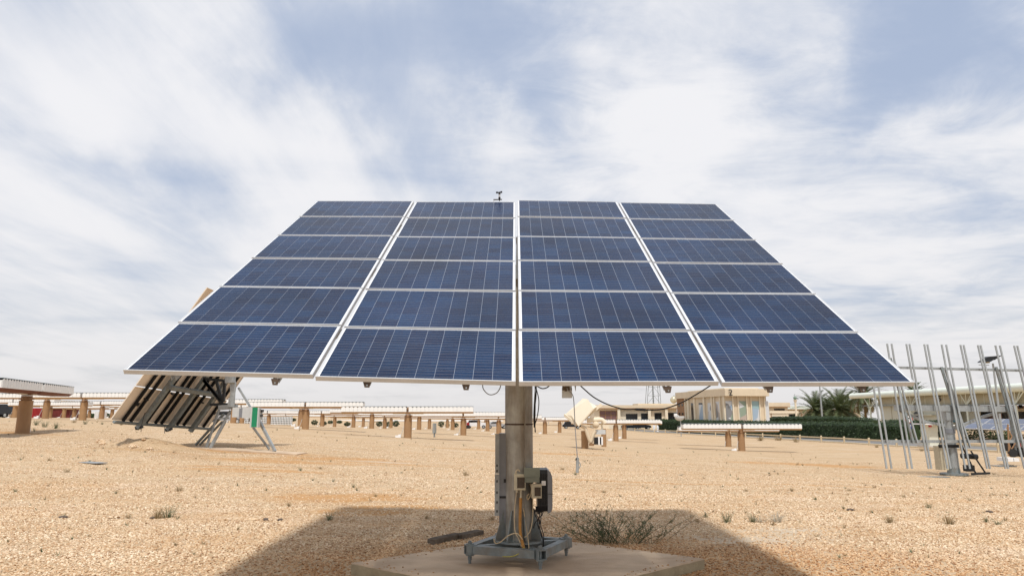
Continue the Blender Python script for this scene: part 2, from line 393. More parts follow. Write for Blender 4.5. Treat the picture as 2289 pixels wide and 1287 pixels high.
big = N.noise(P_, .12, 5, .6); mid = N.noise(N.n('ShaderNodeMapping', {'Vector': P_, 'Scale': (.5, 1.6, 1)}).outputs[0], 1.0, 6, .62)
fine = N.noise(P_, 28.0, 4, .7)
vor = N.n('ShaderNodeTexVoronoi', {'Vector': P_, 'Scale': 26.0}); vcol = N.n('ShaderNodeSeparateXYZ', {0: vor.outputs['Color']}).outputs[0]
vor2 = N.n('ShaderNodeTexVoronoi', {'Vector': P_, 'Scale': 9.0}); vcol2 = N.n('ShaderNodeSeparateXYZ', {0: vor2.outputs['Color']}).outputs[0]
c = N.ramp(N.m('ADD', N.m('ADD', N.m('MULTIPLY', mid, .5), N.m('MULTIPLY', vcol, .28)), N.m('MULTIPLY', fine, .22)), [(.25, (.35, .23, .135)), (.5, (.505, .37, .23)), (.78, (.635, .49, .335))])
c = N.mix(N.n('ShaderNodeMapRange', {0: vcol2, 1: .86, 2: 1.0, 4: .35}).outputs[0], c, (.30, .20, .12))
c = N.mix(N.n('ShaderNodeMapRange', {0: big, 1: .52, 2: .72, 4: .45}).outputs[0], c, (.48, .31, .165))
tr_ = N.noise(N.n('ShaderNodeMapping', {'Vector': P_, 'Rotation': (0, 0, .12), 'Scale': (.12, 1.3, 1)}).outputs[0], 1.0, 5, .55, .3)
c = N.mix(N.n('ShaderNodeMapRange', {0: tr_, 1: .56, 2: .70, 4: .6}).outputs[0], c, (.44, .265, .125))
c = N.mix(N.n('ShaderNodeMapRange', {0: N.noise(P_, .35, 5, .6, .4), 1: .55, 2: .75, 4: .5}).outputs[0], c, (.60, .49, .375))
oa = N.n('ShaderNodeAttribute', attribute_name='orange').outputs['Fac']; pa = N.n('ShaderNodeAttribute', attribute_name='pale').outputs['Fac']
c = N.mix(N.n('ShaderNodeMapRange', {0: N.m('MULTIPLY', oa, N.m('ADD', .45, mid)), 1: .25, 2: .75, 4: .8}).outputs[0], c, (.47, .25, .095))
c = N.mix(N.n('ShaderNodeMapRange', {0: pa, 1: .15, 2: .9, 4: .75}).outputs[0], c, (.56, .47, .36))
b = N.n('ShaderNodeBsdfPrincipled', {'Base Color': c, 'Roughness': .95, 'Specular IOR Level': .15})
hgt = N.m('ADD', N.m('MULTIPLY', vor.outputs['Distance'], -.7), N.m('MULTIPLY', fine, .6))
bp = N.n('ShaderNodeBump', {'Height': hgt, 'Strength': .9, 'Distance': .03}).outputs[0]
t.links.new(bp, b.inputs['Normal']); N.n('ShaderNodeOutputMaterial', {0: b.outputs[0]})
me, _ = grid('ground', xs, ys); me.materials.append(gm)
tag(link('ground', me), kind='structure')

# gravel: loose stones strewn over the near ground (geometry nodes, real stones)
stone = bpy.data.materials.new('gravel_stone'); stone.use_nodes = True; t = stone.node_tree; t.nodes.clear(); N = NT(t)
rnd = N.n('ShaderNodeObjectInfo').outputs['Random']
rp = N.n('ShaderNodeNewGeometry').outputs['Position']
wn_ = N.n('ShaderNodeTexWhiteNoise', {'Vector': N.n('ShaderNodeVectorMath', {0: rp, 1: (.035, .035, .05)}, operation='SNAP').outputs[0]}).outputs['Value']
c = N.ramp(N.m('FRACT', N.m('ADD', rnd, wn_)), [(0, (.19, .10, .045)), (.16, (.42, .255, .145)), (.45, (.575, .415, .26)), (.75, (.69, .54, .37)), (1, (.82, .71, .545))])
c = N.mix(N.n('ShaderNodeMapRange', {0: N.noise(N.n('ShaderNodeMapping', {'Vector': rp, 'Scale': (.4, 1.0, 1)}).outputs[0], .8, 5, .6), 1: .45, 2: .72, 4: .5}).outputs[0], c, (.46, .265, .115))
c = N.mix(N.n('ShaderNodeMapRange', {0: N.noise(rp, .5, 4, .6, .5), 1: .55, 2: .75, 4: .5}).outputs[0], c, (.66, .54, .42))
# rusty soil and stones round the slab; the multiply also paints the shadow darker
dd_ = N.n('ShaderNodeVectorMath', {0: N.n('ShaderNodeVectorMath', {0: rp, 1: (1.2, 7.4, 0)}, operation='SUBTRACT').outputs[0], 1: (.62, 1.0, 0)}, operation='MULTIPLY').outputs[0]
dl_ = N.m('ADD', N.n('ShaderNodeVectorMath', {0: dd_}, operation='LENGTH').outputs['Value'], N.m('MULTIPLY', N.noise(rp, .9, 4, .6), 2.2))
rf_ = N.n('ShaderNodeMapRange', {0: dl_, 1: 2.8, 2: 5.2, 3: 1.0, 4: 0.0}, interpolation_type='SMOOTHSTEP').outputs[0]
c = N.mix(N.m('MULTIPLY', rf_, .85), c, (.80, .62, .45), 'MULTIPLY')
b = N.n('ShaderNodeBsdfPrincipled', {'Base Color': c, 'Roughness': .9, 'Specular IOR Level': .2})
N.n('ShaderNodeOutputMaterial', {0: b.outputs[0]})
def gravel(name, xs, ys, dens_fn, rmin, rmax, seed):
    me, vs = grid(name, xs, ys)
    a = me.attributes.new('dens', 'FLOAT', 'POINT'); a.data.foreach_set('value', [dens_fn(v[0], v[1]) for v in vs])
    o = link(name, me); me.materials.append(stone)
    ng = bpy.data.node_groups.new(name + '_nodes', 'GeometryNodeTree')
    ng.interface.new_socket('Geometry', in_out='INPUT', socket_type='NodeSocketGeometry')
    ng.interface.new_socket('Geometry', in_out='OUTPUT', socket_type='NodeSocketGeometry')
    G = NT(ng); gi = G.n('NodeGroupInput'); go = G.n('NodeGroupOutput')
    na = G.n('GeometryNodeInputNamedAttribute', data_type='FLOAT'); na.inputs['Name'].default_value = 'dens'
    dp = G.n('GeometryNodeDistributePointsOnFaces'); dp.inputs['Seed'].default_value = seed
    ng.links.new(gi.outputs[0], dp.inputs['Mesh']); ng.links.new(na.outputs[0], dp.inputs['Density'])
    ic = G.n('GeometryNodeMeshIcoSphere'); ic.inputs['Radius'].default_value = 1.0; ic.inputs['Subdivisions'].default_value = 1
    rv = G.n('FunctionNodeRandomValue', data_type='FLOAT_VECTOR'); rv.inputs[0].default_value = (rmin, rmin, rmin * .55); rv.inputs[1].default_value = (rmax, rmax * .75, rmax * .5)
    rr = G.n('FunctionNodeRandomValue', data_type='FLOAT_VECTOR'); rr.inputs[0].default_value = (-.6, -.6, 0); rr.inputs[1].default_value = (.6, .6, 6.28); rr.inputs['Seed'].default_value = 5
    ip = G.n('GeometryNodeInstanceOnPoints')
    ng.links.new(dp.outputs['Points'], ip.inputs['Points']); ng.links.new(ic.outputs[0], ip.inputs['Instance'])
    ng.links.new(rv.outputs[0], ip.inputs['Scale']); ng.links.new(rr.outputs[0], ip.inputs['Rotation'])
    sm_ = G.n('GeometryNodeSetMaterial'); sm_.inputs['Material'].default_value = stone
    ng.links.new(ic.outputs[0], sm_.inputs[0]); ng.links.new(sm_.outputs[0], ip.inputs['Instance'])
    ng.links.new(ip.outputs[0], go.inputs[0])
    md = o.modifiers.new('stones', 'NODES'); md.node_group = ng
    return o
def patchy(x, y): return max(.12, 1 - 1.1 * orangeness(x, y) - .9 * paleness(x, y)) * (.72 + .55 * noise.noise((x * .5, y * .9, 8)))
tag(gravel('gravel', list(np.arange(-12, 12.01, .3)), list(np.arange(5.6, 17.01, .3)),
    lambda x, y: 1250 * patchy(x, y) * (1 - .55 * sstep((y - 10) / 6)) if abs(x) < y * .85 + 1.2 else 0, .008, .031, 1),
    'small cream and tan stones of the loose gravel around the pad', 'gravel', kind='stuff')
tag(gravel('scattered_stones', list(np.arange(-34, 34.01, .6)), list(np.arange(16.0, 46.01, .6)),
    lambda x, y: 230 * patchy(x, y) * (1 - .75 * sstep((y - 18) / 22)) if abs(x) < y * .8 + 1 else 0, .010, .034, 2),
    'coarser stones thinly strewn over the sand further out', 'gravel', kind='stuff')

# ------------------------------------------------------------------ concrete pad
PZ = EYE - 1.70
gl, gf, gr_ = [atz(px, py, PZ) for px, py in ((1050, 1258), (1208, 1271), (1266, 1241))]
gb = gl + gr_ - gf; PC = (gl + gr_) / 2
pl, pr, pb = [atz(px, py, PZ) for px, py in ((785, 1257), (1575, 1247), (1178, 1196))]
pf = pl + pr - pb
pd = MB()
ring0 = [pl, pf, pr, pb]; mc = sum(ring0, Vector()) / 4; ring = []; NS = 26
for i in range(4):
    for j in range(NS):
        p = ring0[i].lerp(ring0[(i + 1) % 4], j / NS); ring.append(p)
def chip(p, k, s_): return noise.noise((p.x * 9 + k, p.y * 9, 2.3)) * s_ + noise.noise((p.x * 31, p.y * 31 + k, 5.1)) * s_ * .6
top = []; low = []; bot = []
for p in ring:
    q = p + (mc - p).normalized() * (.012 + abs(chip(p, 0, .014))); top.append(Vector((q.x, q.y, PZ + chip(p, 4, .004))))
    q = p + (mc - p).normalized() * chip(p, 7, .012); low.append(Vector((q.x, q.y, PZ - .010 - abs(chip(p, 2, .012))))); q = p + (mc - p).normalized() * chip(p, 11, .02); bot.append(Vector((q.x, q.y, PZ - .5)))
n_ = len(ring)
pd.add(top + low + bot + [Vector((mc.x, mc.y, PZ))], [(i, (i + 1) % n_, 3 * n_) for i in range(n_)], 0)
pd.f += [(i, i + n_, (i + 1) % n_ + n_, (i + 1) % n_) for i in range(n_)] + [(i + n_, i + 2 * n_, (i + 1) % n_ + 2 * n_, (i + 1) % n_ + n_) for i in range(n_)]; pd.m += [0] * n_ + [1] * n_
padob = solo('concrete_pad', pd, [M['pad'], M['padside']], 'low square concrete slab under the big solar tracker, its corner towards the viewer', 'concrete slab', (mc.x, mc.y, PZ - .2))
padob.data.validate(); 
import bmesh
def fixn(me):
    b = bmesh.new(); b.from_mesh(me); bmesh.ops.recalc_face_normals(b, faces=b.faces); b.to_mesh(me); b.free()
fixn(padob.data)

# a little gravel and sand kicked onto the slab near its rim
rr = random.Random(3); b = MB()
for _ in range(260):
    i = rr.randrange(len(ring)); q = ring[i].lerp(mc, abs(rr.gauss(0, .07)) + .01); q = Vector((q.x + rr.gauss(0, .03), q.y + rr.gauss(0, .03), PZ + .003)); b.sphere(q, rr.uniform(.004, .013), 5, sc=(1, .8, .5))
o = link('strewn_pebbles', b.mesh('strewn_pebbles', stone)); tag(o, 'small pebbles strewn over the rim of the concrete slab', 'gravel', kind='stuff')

# ------------------------------------------------------------------ solar module meshes
MW, MH = 1.65, .99
mb = MB(); lip = .012; fh = .040
for sx in (-1, 1): mb.box((sx * (MW / 2 - lip / 2), 0, -fh / 2), (lip, MH - 2 * lip, fh), mi=0)
for sy in (-1, 1): mb.box((0, sy * (MH / 2 - lip / 2), -fh / 2), (MW, lip, fh), mi=0)
mb.box((0, 0, -.0068), (MW - 2 * lip, MH - 2 * lip, .005), mi=1)
mb.box((0, 0, -.0035), (1.588, .952, .0012), mi=3)
mb.box((0, .30, -.022), (.16, .11, .022), mi=2)
module_me = mb.mesh('solar_module', [M['alu'], M['backsheet'], M['black'], M['gap']])
mb2 = MB(); mb2.v, mb2.f, mb2.m = mb.v, mb.f, mb.m
module_old = mb2.mesh('solar_module_old', [M['back'], M['back'], M['black'], M['gap']])
CS, CG = .156, .0032
def cell_positions():
    out = []
    for j in range(6):
        for i in range(10):
            out.append(((i - 4.5) * (CS + CG), (j - 2.5) * (CS + CG * .9)))
    return out
CP = cell_positions()
def cell_mesh(name, mats_list):
    """one mesh of flat 1.5 mm slabs, one per matrix in mats_list"""
    h = CS / 2; ch = .008
    ring = [(-h, -h), (h, -h), (h, h), (-h, h)]
    vs = []; fs = []; uvs = []
    for mtx in mats_list:
        b = len(vs)
        for z in (0.0, -.0015): vs += [tuple(mtx @ Vector((x, y, z))) for x, y in ring]
        fs.append(tuple(range(b, b + 4))); uvs += [((x + h) / CS, (y + h) / CS) for x, y in ring]
        for i in range(4):
            k = (i + 1) % 4; fs.append((b + i, b + i + 4, b + k + 4, b + k)); uvs += [(.3, .3)] * 4
    me = bpy.data.meshes.new(name); me.from_pydata(vs, [], fs); ul = me.uv_layers.new(name='UVMap')
    ul.data.foreach_set('uv', [c for uv in uvs for c in uv]); me.materials.append(M['cell']); me.update(); return me
one_cell = cell_mesh('cell', [Matrix.Identity(4)])
def frame_matrix(c, u, v):
    u = Vector(u).normalized(); n = u.cross(Vector(v)).normalized(); v = n.cross(u)
    m = Matrix.Identity(4)
    for i in range(3): m[i][0], m[i][1], m[i][2], m[i][3] = u[i], v[i], n[i], c[i]
    return m

# ------------------------------------------------------------------ main tracker
ROOT = Vector((PC.x, PC.y, PZ))
trk = thing('solar_tracker', 'large blue solar tracker in the foreground, twenty four panels tilted on one thick pole', 'solar tracker', ROOT)
AC = Vector((.058, 8.1095, EYE + 1.8548))
tL, tR = .5505, .5560
uL = Vector((math.cos(-.0845), math.sin(-.0845), -.0285)); uR = Vector((math.cos(.0645), math.sin(.0645), .0043)); uL *= 1.013; uR *= 1.006
vL = Vector((.0045, math.cos(tL), math.sin(tL))); vR = Vector((.0045, math.cos(tR), math.sin(tR)))
def wing(side):
    u, v = (uL, vL) if side < 0 else (uR, vR)
    n = u.cross(v).normalized(); m = Matrix.Identity(4)
    for i in range(3): m[i][0], m[i][1], m[i][2], m[i][3] = u[i], v[i], n[i], AC[i]
    return m
RP = 1.01
far_cells = []; near = 0; mods = []
for row in range(6):
    for k, (side, uo) in enumerate(((-1, -2.5), (-1, -.84), (1, .84), (1, 2.5))):
        F = wing(side); uo = (-.842 - 1.676) if k == 0 else (-.840 if k == 1 else (.840 if k == 2 else .842 + 1.674))
        # slight individual unevenness in the mounting
        jz = random.uniform(-.004, .004) + (-.006 if k in (1, 3) else 0); jv = (-.015 if k == 1 else (.004 if k == 0 else (-.008 if k == 3 else 0))) + random.uniform(-.002, .002)
        mtx = F @ Matrix.Translation((uo + random.uniform(-.002, .002), (row - 2.5) * RP + jv, jz))
        mods.append((row, k, mtx))
inv = Matrix.Translation(-ROOT)
SH = {}
for sd_, u_, v_ in ((-1, uL, vL), (1, uR, vR)):
    ortho = frame_matrix(AC, u_, v_); sh = ortho.inverted() @ wing(sd_); sh.translation = (0, 0, 0)
    a_ = module_me.copy(); a_.transform(sh); b_ = one_cell.copy(); b_.name = 'cell'; b_.transform(sh); SH[sd_] = (ortho, sh, a_, b_)
for row, k, mtx in mods:
    ortho, sh, mod_me, cell_me = SH[-1 if k < 2 else 1]
    o = link('solar_module', mod_me, trk); lm_ = ortho.copy(); lm_.translation = mtx.translation; o.matrix_local = inv @ lm_
    if row == 0 or (row == 1 and k == 1):
        for x, y in CP:
            c = link('cell', cell_me, o); c.location = sh @ Vector((x, y, -.0022))
    else:
        far_cells += [inv @ mtx @ Matrix.Translation((x, y, -.0022)) for x, y in CP]
o = link('cell', cell_mesh('cell_field', far_cells), trk); o['kind'] = 'stuff'; o['label'] = 'the remaining blue cells of the upper panel rows'

FM = frame_matrix(AC, Vector((1, 0, 0)), (vL + vR) / 2)
def onA(u, v, n=0.0): 
    F = wing(-1 if u < 0 else 1); return F @ Vector((u, v, n))
for k, u in enumerate((-2.92, -2.02, -1.24, -.42, .46, 1.24, 2.10, 2.9)):
    b = MB().chan(onA(u, -3.00, -.075), onA(u, 2.98, -.075), .045, .055, .004, up=FM.col[2].xyz)
    part('mounting_rail', b, M['galv'], trk)
    # trapezoid end bracket hanging below the lower edge
    o_ = onA(u, -3.02, -.05); F = wing(-1 if u < 0 else 1); uu = F.col[0].xyz; nn = F.col[2].xyz
    if k in (1, 2, 3, 6, 7, 5):
        poly = [(-.034, .0), (.034, .0), (.022, -.052), (-.017, -.052)]
        b = MB().prism(poly, o_ + Vector((0, -.0, 0)), uu, Vector((0, 0, 1)), Vector((0, .012, 0)))
        b.box(o_ + Vector((0, .02, -.005)), (.06, .04, .014)); 
        br = part('end_bracket', b, M['darksteel'], trk)
        b = MB().cyl(o_ + Vector((.004, -.006, -.034)), o_ + Vector((.004, .0, -.034)), .007, 8)
        part('bolt', b, M['galv'], br)
for v in (-1.9, -.1, 1.9):
    b = MB().bar(onA(-3.2, v, -.15), onA(-.02, v, -.15), .09, .09); b.bar(onA(.02, v, -.15), onA(3.2, v, -.15), .09, .09)
    part('cross_beam', b, M['galv'], trk)
b = MB().bar(onA(.0, 1.0, -.06), onA(.0, 3.0, -.06), .10, .012, up=(1, 0, 0)); part('cover_strip', b, M['alu'], trk)
# pole
DP = PC.y; pr_ = 30.3 * DP / FPX; px0 = at(1160, 1000, DP).x
pc = Vector((px0, DP, 0)); flz = PZ + .235
ztop = (onA(.05, -.35, -.30)).z
ztop = AC.z + (DP - AC.y) * math.tan((tL + tR) / 2) - .45
b = MB(); b.tube([pc + Vector((0, 0, z)) for z in (flz, 1.0, ztop)], pr_, 40)
pole = part('pole', b, M['pole'], trk, sm=True)
wz = at(1160, 948, DP - pr_).z
b = MB().tube([pc + Vector((0, 0, wz - .009)), pc + Vector((0, 0, wz)), pc + Vector((0, 0, wz + .009))], [pr_ + .001, pr_ + .006, pr_ + .001], 40, cap=False)
part('weld_seam', b, mat('rusty_weld', (.05, .025, .015), .8, 0, .3, 30), pole, sm=True)
b = MB().cyl(pc + Vector((.07, -pr_ * .93, flz + .1)), pc + Vector((.07, -pr_ * .93, ztop)), .009, 8); part('weld_seam', b, M['pole'], pole)
b = MB().cyl(pc + Vector((0, 0, ztop)), pc + Vector((0, 0, ztop + .09)), pr_ + .05, 32)
b.cyl(pc + Vector((0, 0, ztop + .09)), pc + Vector((0, 0, ztop + .2)), pr_ * .8, 24)
part('slew_bearing', b, M['galv'], trk, sm=True)
b = MB().bar(pc + Vector((-.2, .1, ztop + .15)), onA(-.2, -.1, -.2), .1, .1); b.bar(pc + Vector((.2, .1, ztop + .15)), onA(.2, -.1, -.2), .1, .1)
part('tilt_bracket', b, M['galv'], trk)
b = MB().cyl(pc + Vector((0, .2, ztop - .4)), onA(.05, 1.6, -.2), .045, 12); part('actuator', b, M['galv'], trk, sm=True)
# base: flange, gussets, frame of square tube, adjusting feet
fr = (gf - gl).normalized(); fq = (gr_ - gf).normalized()
b = MB().tube([pc + Vector((0, 0, flz - .022)), pc + Vector((0, 0, flz))], pr_ + .125, 36); part('base_flange', b, M['galvblue'], trk, sm=True)
for k in range(8):
    a = math.atan2(fr.y, fr.x) + k * math.pi / 4 + math.pi / 8 + .25
    d = Vector((math.cos(a), math.sin(a), 0)); tn = Vector((-d.y, d.x, 0)) * .014
    poly = [(pr_ - .004, 0), (pr_ + .12, 0), (pr_ + .12, .03), (pr_ + .022, .34), (pr_ - .004, .34)]
    part('gusset', MB().prism(poly, pc + Vector((0, 0, flz)) - tn / 2, d, Vector((0, 0, 1)), tn), M['galvblue'], trk)
bz = PZ + .155; TB = .088
for a_, b_ in ((gl, gf), (gf, gr_), (gr_, gb), (gb, gl)):
    a2 = Vector((a_.x, a_.y, bz)); b2 = Vector((b_.x, b_.y, bz)); d = (b2 - a2).normalized()
    part('frame_beam', MB().bar(a2 + d * .055, b2 - d * .055, TB, TB), M['galvblue'], trk)
for a_, b_ in ((gl, gr_), (gf, gb)):
    a2 = Vector((a_.x, a_.y, bz)); b2 = Vector((b_.x, b_.y, bz)); d = (b2 - a2).normalized()
    part('diagonal_beam', MB().bar(a2 + d * .06, b2 - d * .06, TB * .8, TB * .86), M['galvblue'], trk)
for g_ in (gl, gf, gr_, gb):
    d = (g_ - PC); d.z = 0; d.normalize(); t_ = Vector((-d.y, d.x, 0)); c0 = Vector((g_.x, g_.y, bz)); Rm = Matrix((d, t_, Vector((0, 0, 1)))).transposed()
    b = MB()
    # open-ended corner socket, the shade inside painted by a black sheet
    for s_ in (-1, 1):
        b.box(c0 + t_ * s_ * .048 - d * .01, (.13, .010, .108), Rm); b.box(c0 + Vector((0, 0, s_ * .049)) - d * .01, (.13, .086, .010), Rm)
    b.box(c0 - d * .045, (.008, .086, .088), Rm, 1)
    cs = part('corner_socket', b, [M['galvblue'], M['black']], trk)
    b = MB().cyl(c0 + Vector((0, 0, -.155)), c0 + Vector((0, 0, .095)), .017, 10); b.cyl(c0 + Vector((0, 0, .054)), c0 + Vector((0, 0, .064)), .046, 20)
    b.cyl(c0 + Vector((0, 0, -.068)), c0 + Vector((0, 0, -.058)), .048, 20); b.cyl(c0 + Vector((0, 0, .064)), c0 + Vector((0, 0, .086)), .024, 6); b.cyl(c0 + Vector((0, 0, -.10)), c0 + Vector((0, 0, -.080)), .026, 6)
    b.cyl(c0 + Vector((0, 0, -.118)), c0 + Vector((0, 0, -.106)), .024, 6)
    part('anchor_bolt', b, M['galvblue'], trk)
# boxes on the pole
def px_box(mb_, x0, y0, x1, y1, Y, depth, mi=0):
    a = at(x0, y0, Y); c = at(x1, y1, Y); return mb_.box(((a.x + c.x) / 2, Y + depth / 2, (a.z + c.z) / 2), (c.x - a.x, depth, a.z - c.z), None, mi)
Yf = DP - pr_
cab = part('control_cabinet', px_box(px_box(MB(), 1116, 968, 1131, 1110, DP - .06, .22), 1116, 1112, 1131, 1168, DP - .06, .20), M['cover'], trk)
b = px_box(MB(), 1107, 969, 1116, 1058, DP - .08, .012); px_box(b, 1106, 1059, 1116, 1152, DP - .08, .012); part('mounting_flange', b, M['galv'], cab)
b = MB()
for yy in (1040, 1052, 1075, 1100, 1122, 1142): px_box(b, 1109.5, yy - 2.6, 1112.5, yy + 2.6, DP - .083, .003)
part('slot', b, M['black'], cab)
part('hinge', px_box(px_box(MB(), 1116.5, 1108, 1131, 1113, DP - .068, .01), 1126, 1070, 1131, 1078, DP - .07, .02), M['black'], cab)
# inverter: black heat-sink body with rounded grey cover on its outer side
invt = part('inverter', MB().prism([(-.24, -.17), (-.20, -.235), (.15, -.235), (.24, -.15), (.24, .17), (.15, .24), (-.2, .24), (-.24, .2)],
    at(1200, 1092, DP + .02) + Vector((0, 0, 0)), (0, 1, 0), (0, 0, 1), (at(1222, 1092, DP).x - at(1200, 1092, DP).x, 0, 0)), M['black'], trk)
ix = at(1222, 1092, DP).x; ix2 = at(1232.5, 1092, DP).x; iz = at(1222, 1092, DP + .02).z
pts = []
for q in range(9):
    a = -math.pi / 2 + math.pi * q / 8
    pts.append((math.cos(a) * 1.0, math.sin(a)))
poly = [(0, -.248), (.03, -.24), (.052, -.205), (.056, -.15), (.057, .12), (.054, .17), (.036, .215), (.0, .245)]
part('cover', MB().prism(poly, (ix, DP - .24, iz), (1, 0, 0), (0, 0, 1), (0, .5, 0)), M['cover'], invt, sm=True)
part('cover_joint', MB().box((ix + .03, DP - .242, iz - .03), (.056, .004, .006)), M['black'], invt)
part('label_sticker', px_box(MB(), 1210.5, 1074, 1220, 1084.5, DP - .25, .003), M['white'], invt)
b = MB()
for q in range(6):
    x = at(1201 + q * 3.6, 1092, DP).x; b.box((x, DP - .232, iz + .02), (.004, .02, .36))
part('cooling_fin', b, M['black'], invt)
b = px_box(MB(), 1173, 1046, 1206, 1078, Yf - .10, .10); b2_ = part('junction_box', b, M['boxgreen'], trk, label='grey green junction box')
part('lid', px_box(px_box(MB(), 1171.5, 1045, 1206.8, 1066, Yf - .112, .012), 1176, 1067.5, 1203, 1077, Yf - .108, .008), M['boxgreen'], b2_)
for (x0, y0, x1, y1, Y) in ((1149, 1059, 1175, 1095, Yf - .09), (1188, 1081, 1211, 1113, Yf - .13)):
    bb = part('breaker_box', px_box(MB(), x0, y0, x1, y1, Y, .085), M['beigebox'], trk)
    part('window', px_box(MB(), x0 + 7, y0 + 7.5, x1 - 2, y1 - 5, Y - .006, .006), M['smoke'], bb)
    part('lid_strip', px_box(px_box(MB(), x0 + 6, y0 + 1, x1 - .5, y0 + 5, Y - .01, .01), x0 + 5, y1 - 4, x1 - 1, y1 - 1, Y - .008, .008), M['beigebox'], bb)
b = MB()
for x in (1155.5, 1164.5): b.cyl(at(x, 1094, Yf - .05), at(x, 1100, Yf - .05), .016, 12)
part('cable_gland', b, M['beigebox'], trk, sm=True)
def pxt(pts, Y, r, n=8, it=4):
    P = [at(p[0], p[1], Y + (p[2] if len(p) > 2 else 0)) for p in pts]
    out = []
    for i in range(len(P) - 1):
        p0 = P[max(i - 1, 0)]; p1 = P[i]; p2 = P[i + 1]; p3 = P[min(i + 2, len(P) - 1)]
        for k in range(it):
            q = k / it; out.append(.5 * ((2 * p1) + (p2 - p0) * q + (2 * p0 - 5 * p1 + 4 * p2 - p3) * q * q + (3 * p1 - p0 - 3 * p2 + p3) * q ** 3))
    out.append(P[-1]); return MB().tube(out, r, n)
Yc = Yf - .03
part('conduit', pxt([(1164, 1112, 0), (1163, 1140, 0), (1162.5, 1180, 0), (1165, 1200, -.03), (1171, 1225, -.12), (1175, 1240, -.14)], Yc - .02, .018, 12), M['conduit'], trk, sm=True)
part('conduit', pxt([(1164.5, 1098, 0), (1164.5, 1106, 0), (1164, 1113, 0)], Yc - .02, .0135, 12), M['beigebox'], trk, sm=True, label='beige upper end of the conduit')
cabs = [[(1155, 1098, 0), (1151, 1130, 0), (1150, 1165, 0), (1152, 1190, -.03), (1159, 1202, -.06), (1166, 1222, -.1)],
        [(1104, 1203, -.05), (1107, 1213, -.1), (1118, 1211, -.12), (1135, 1197, -.1), (1152, 1191, -.08), (1160, 1195, -.08), (1168, 1205, -.10)],
        [(1170, 1135, 0), (1174, 1165, 0), (1179, 1195, -.05), (1182, 1220, -.12), (1182, 1236, -.15)],
        [(1191, 1112, -.05), (1191, 1150, -.02), (1187, 1180, -.04), (1179, 1195, -.07), (1172, 1200, -.08)],
        [(1185, 1080, -.02), (1188, 1092, -.06), (1186, 1106, -.06), (1180, 1116, -.03), (1178, 1108, -.05), (1183, 1103, -.07)],
        [(1154, 1059, -.03), (1153, 1053, -.03), (1158, 1049, -.02), (1162, 1053, -.02)]]
for c_ in cabs: part('cable', pxt(c_, Yc, .0062, 7), M['cable'], trk, sm=True)
part('cable', pxt([(1123, 1233, -.18), (1124, 1242, -.2), (1140, 1243, -.25), (1153, 1240, -.28), (1165, 1232, -.24), (1172, 1222, -.14)], Yc, .006, 7), M['cableyel'], trk, sm=True, label='yellow and green earth cable')
for c_ in ([(1203, 1137), (1200, 1150), (1207, 1165), (1203, 1180), (1206, 1205)], [(1207, 1137), (1206, 1152), (1201, 1170), (1210, 1190), (1214, 1210), (1213, 1224), (1209, 1226), (1205, 1215)],
           [(1211, 1140), (1209, 1158), (1209, 1175), (1215, 1195), (1215, 1220)], [(1196, 1138), (1196, 1150), (1201, 1160), (1196, 1168), (1192, 1180)], [(1214, 1138), (1212, 1150), (1205, 1158), (1206, 1178), (1211, 1200)]):
    part('cable', pxt(c_, DP - .12, .0055, 6), M['black'], trk, sm=True)
b = MB()
for x, y in ((1199, 1139), (1204, 1143), (1209, 1140), (1214, 1138)): b.cyl(at(x, y - 8, DP - .12), at(x, y + 5, DP - .12), .011, 8)
part('connector', b, M['black'], trk)
# cables and bits under the lower edge
Yb = 5.75
part('cable', pxt([(1079, 856, .05), (1080, 868, 0), (1089, 879, 0), (1099, 882, 0), (1111, 877, 0), (1118, 866, 0), (1120, 855, .05)], Yb, .0045, 6), M['cover'], trk, sm=True)
part('cable', pxt([(1196, 858, .1), (1203, 864, 0), (1213, 868, 0), (1224, 865, 0), (1232, 857, .05)], Yb, .005, 6), M['black'], trk, sm=True)
part('cable', pxt([(1296, 860, .05), (1310, 873), (1330, 889), (1360, 904), (1395, 914), (1421, 914), (1440, 916), (1480, 914), (1520, 901), (1555, 882), (1590, 860, .05)], Yb, .0055, 7), M['black'], trk, sm=True)
part('connector', pxt([(1421, 914.4), (1431, 915), (1443, 915.8)], Yb - .002, .0105, 8), M['black'], trk)
for c_ in ([(1197, 860), (1195, 890), (1193, 930), (1194, 955)], [(1199, 860), (1198, 890), (1194, 925), (1197, 966)], [(1198, 866), (1204, 890), (1204, 910), (1200, 935), (1194, 952)], [(1196, 860), (1196.5, 900), (1196, 940), (1196, 965)]):
    part('cable', pxt(c_, DP - .25, .006, 6), M['blacksteel'], trk, sm=True)
# wind gauge on the top edge
wt = onA(-.26, 3.02, 0); WY = wt.y
wg = part('wind_gauge', MB().bar(at(1103, 446.5, WY), at(1122, 446, WY), .025, .012).cyl(at(1116.5, 441, WY), at(1116.5, 446, WY), .018, 10).cyl(at(1116.5, 447, WY), at(1116.5, 450, WY), .012, 8, r2=.004).cyl(at(1116.5, 432, WY), at(1116.5, 435, WY), .018, 10), M['black'], trk)
part('mast', MB().cyl(at(1116.5, 435, WY), at(1116.5, 441, WY), .016, 10), M['alu'], wg)
part('mast', MB().bar(at(1104, 446, WY), at(1104, 456, WY), .015, .015), M['alu'], wg)
for x, y, dyy in ((1111, 430.5, 0), (1120.5, 429.5, .03), (1116, 431, -.06)):
    part('cup', MB().sphere(at(x, y, WY + dyy), .019, 10).bar(at(x, y, WY + dyy), at(1116.5, 432.5, WY), .006, .006), M['black'], wg)
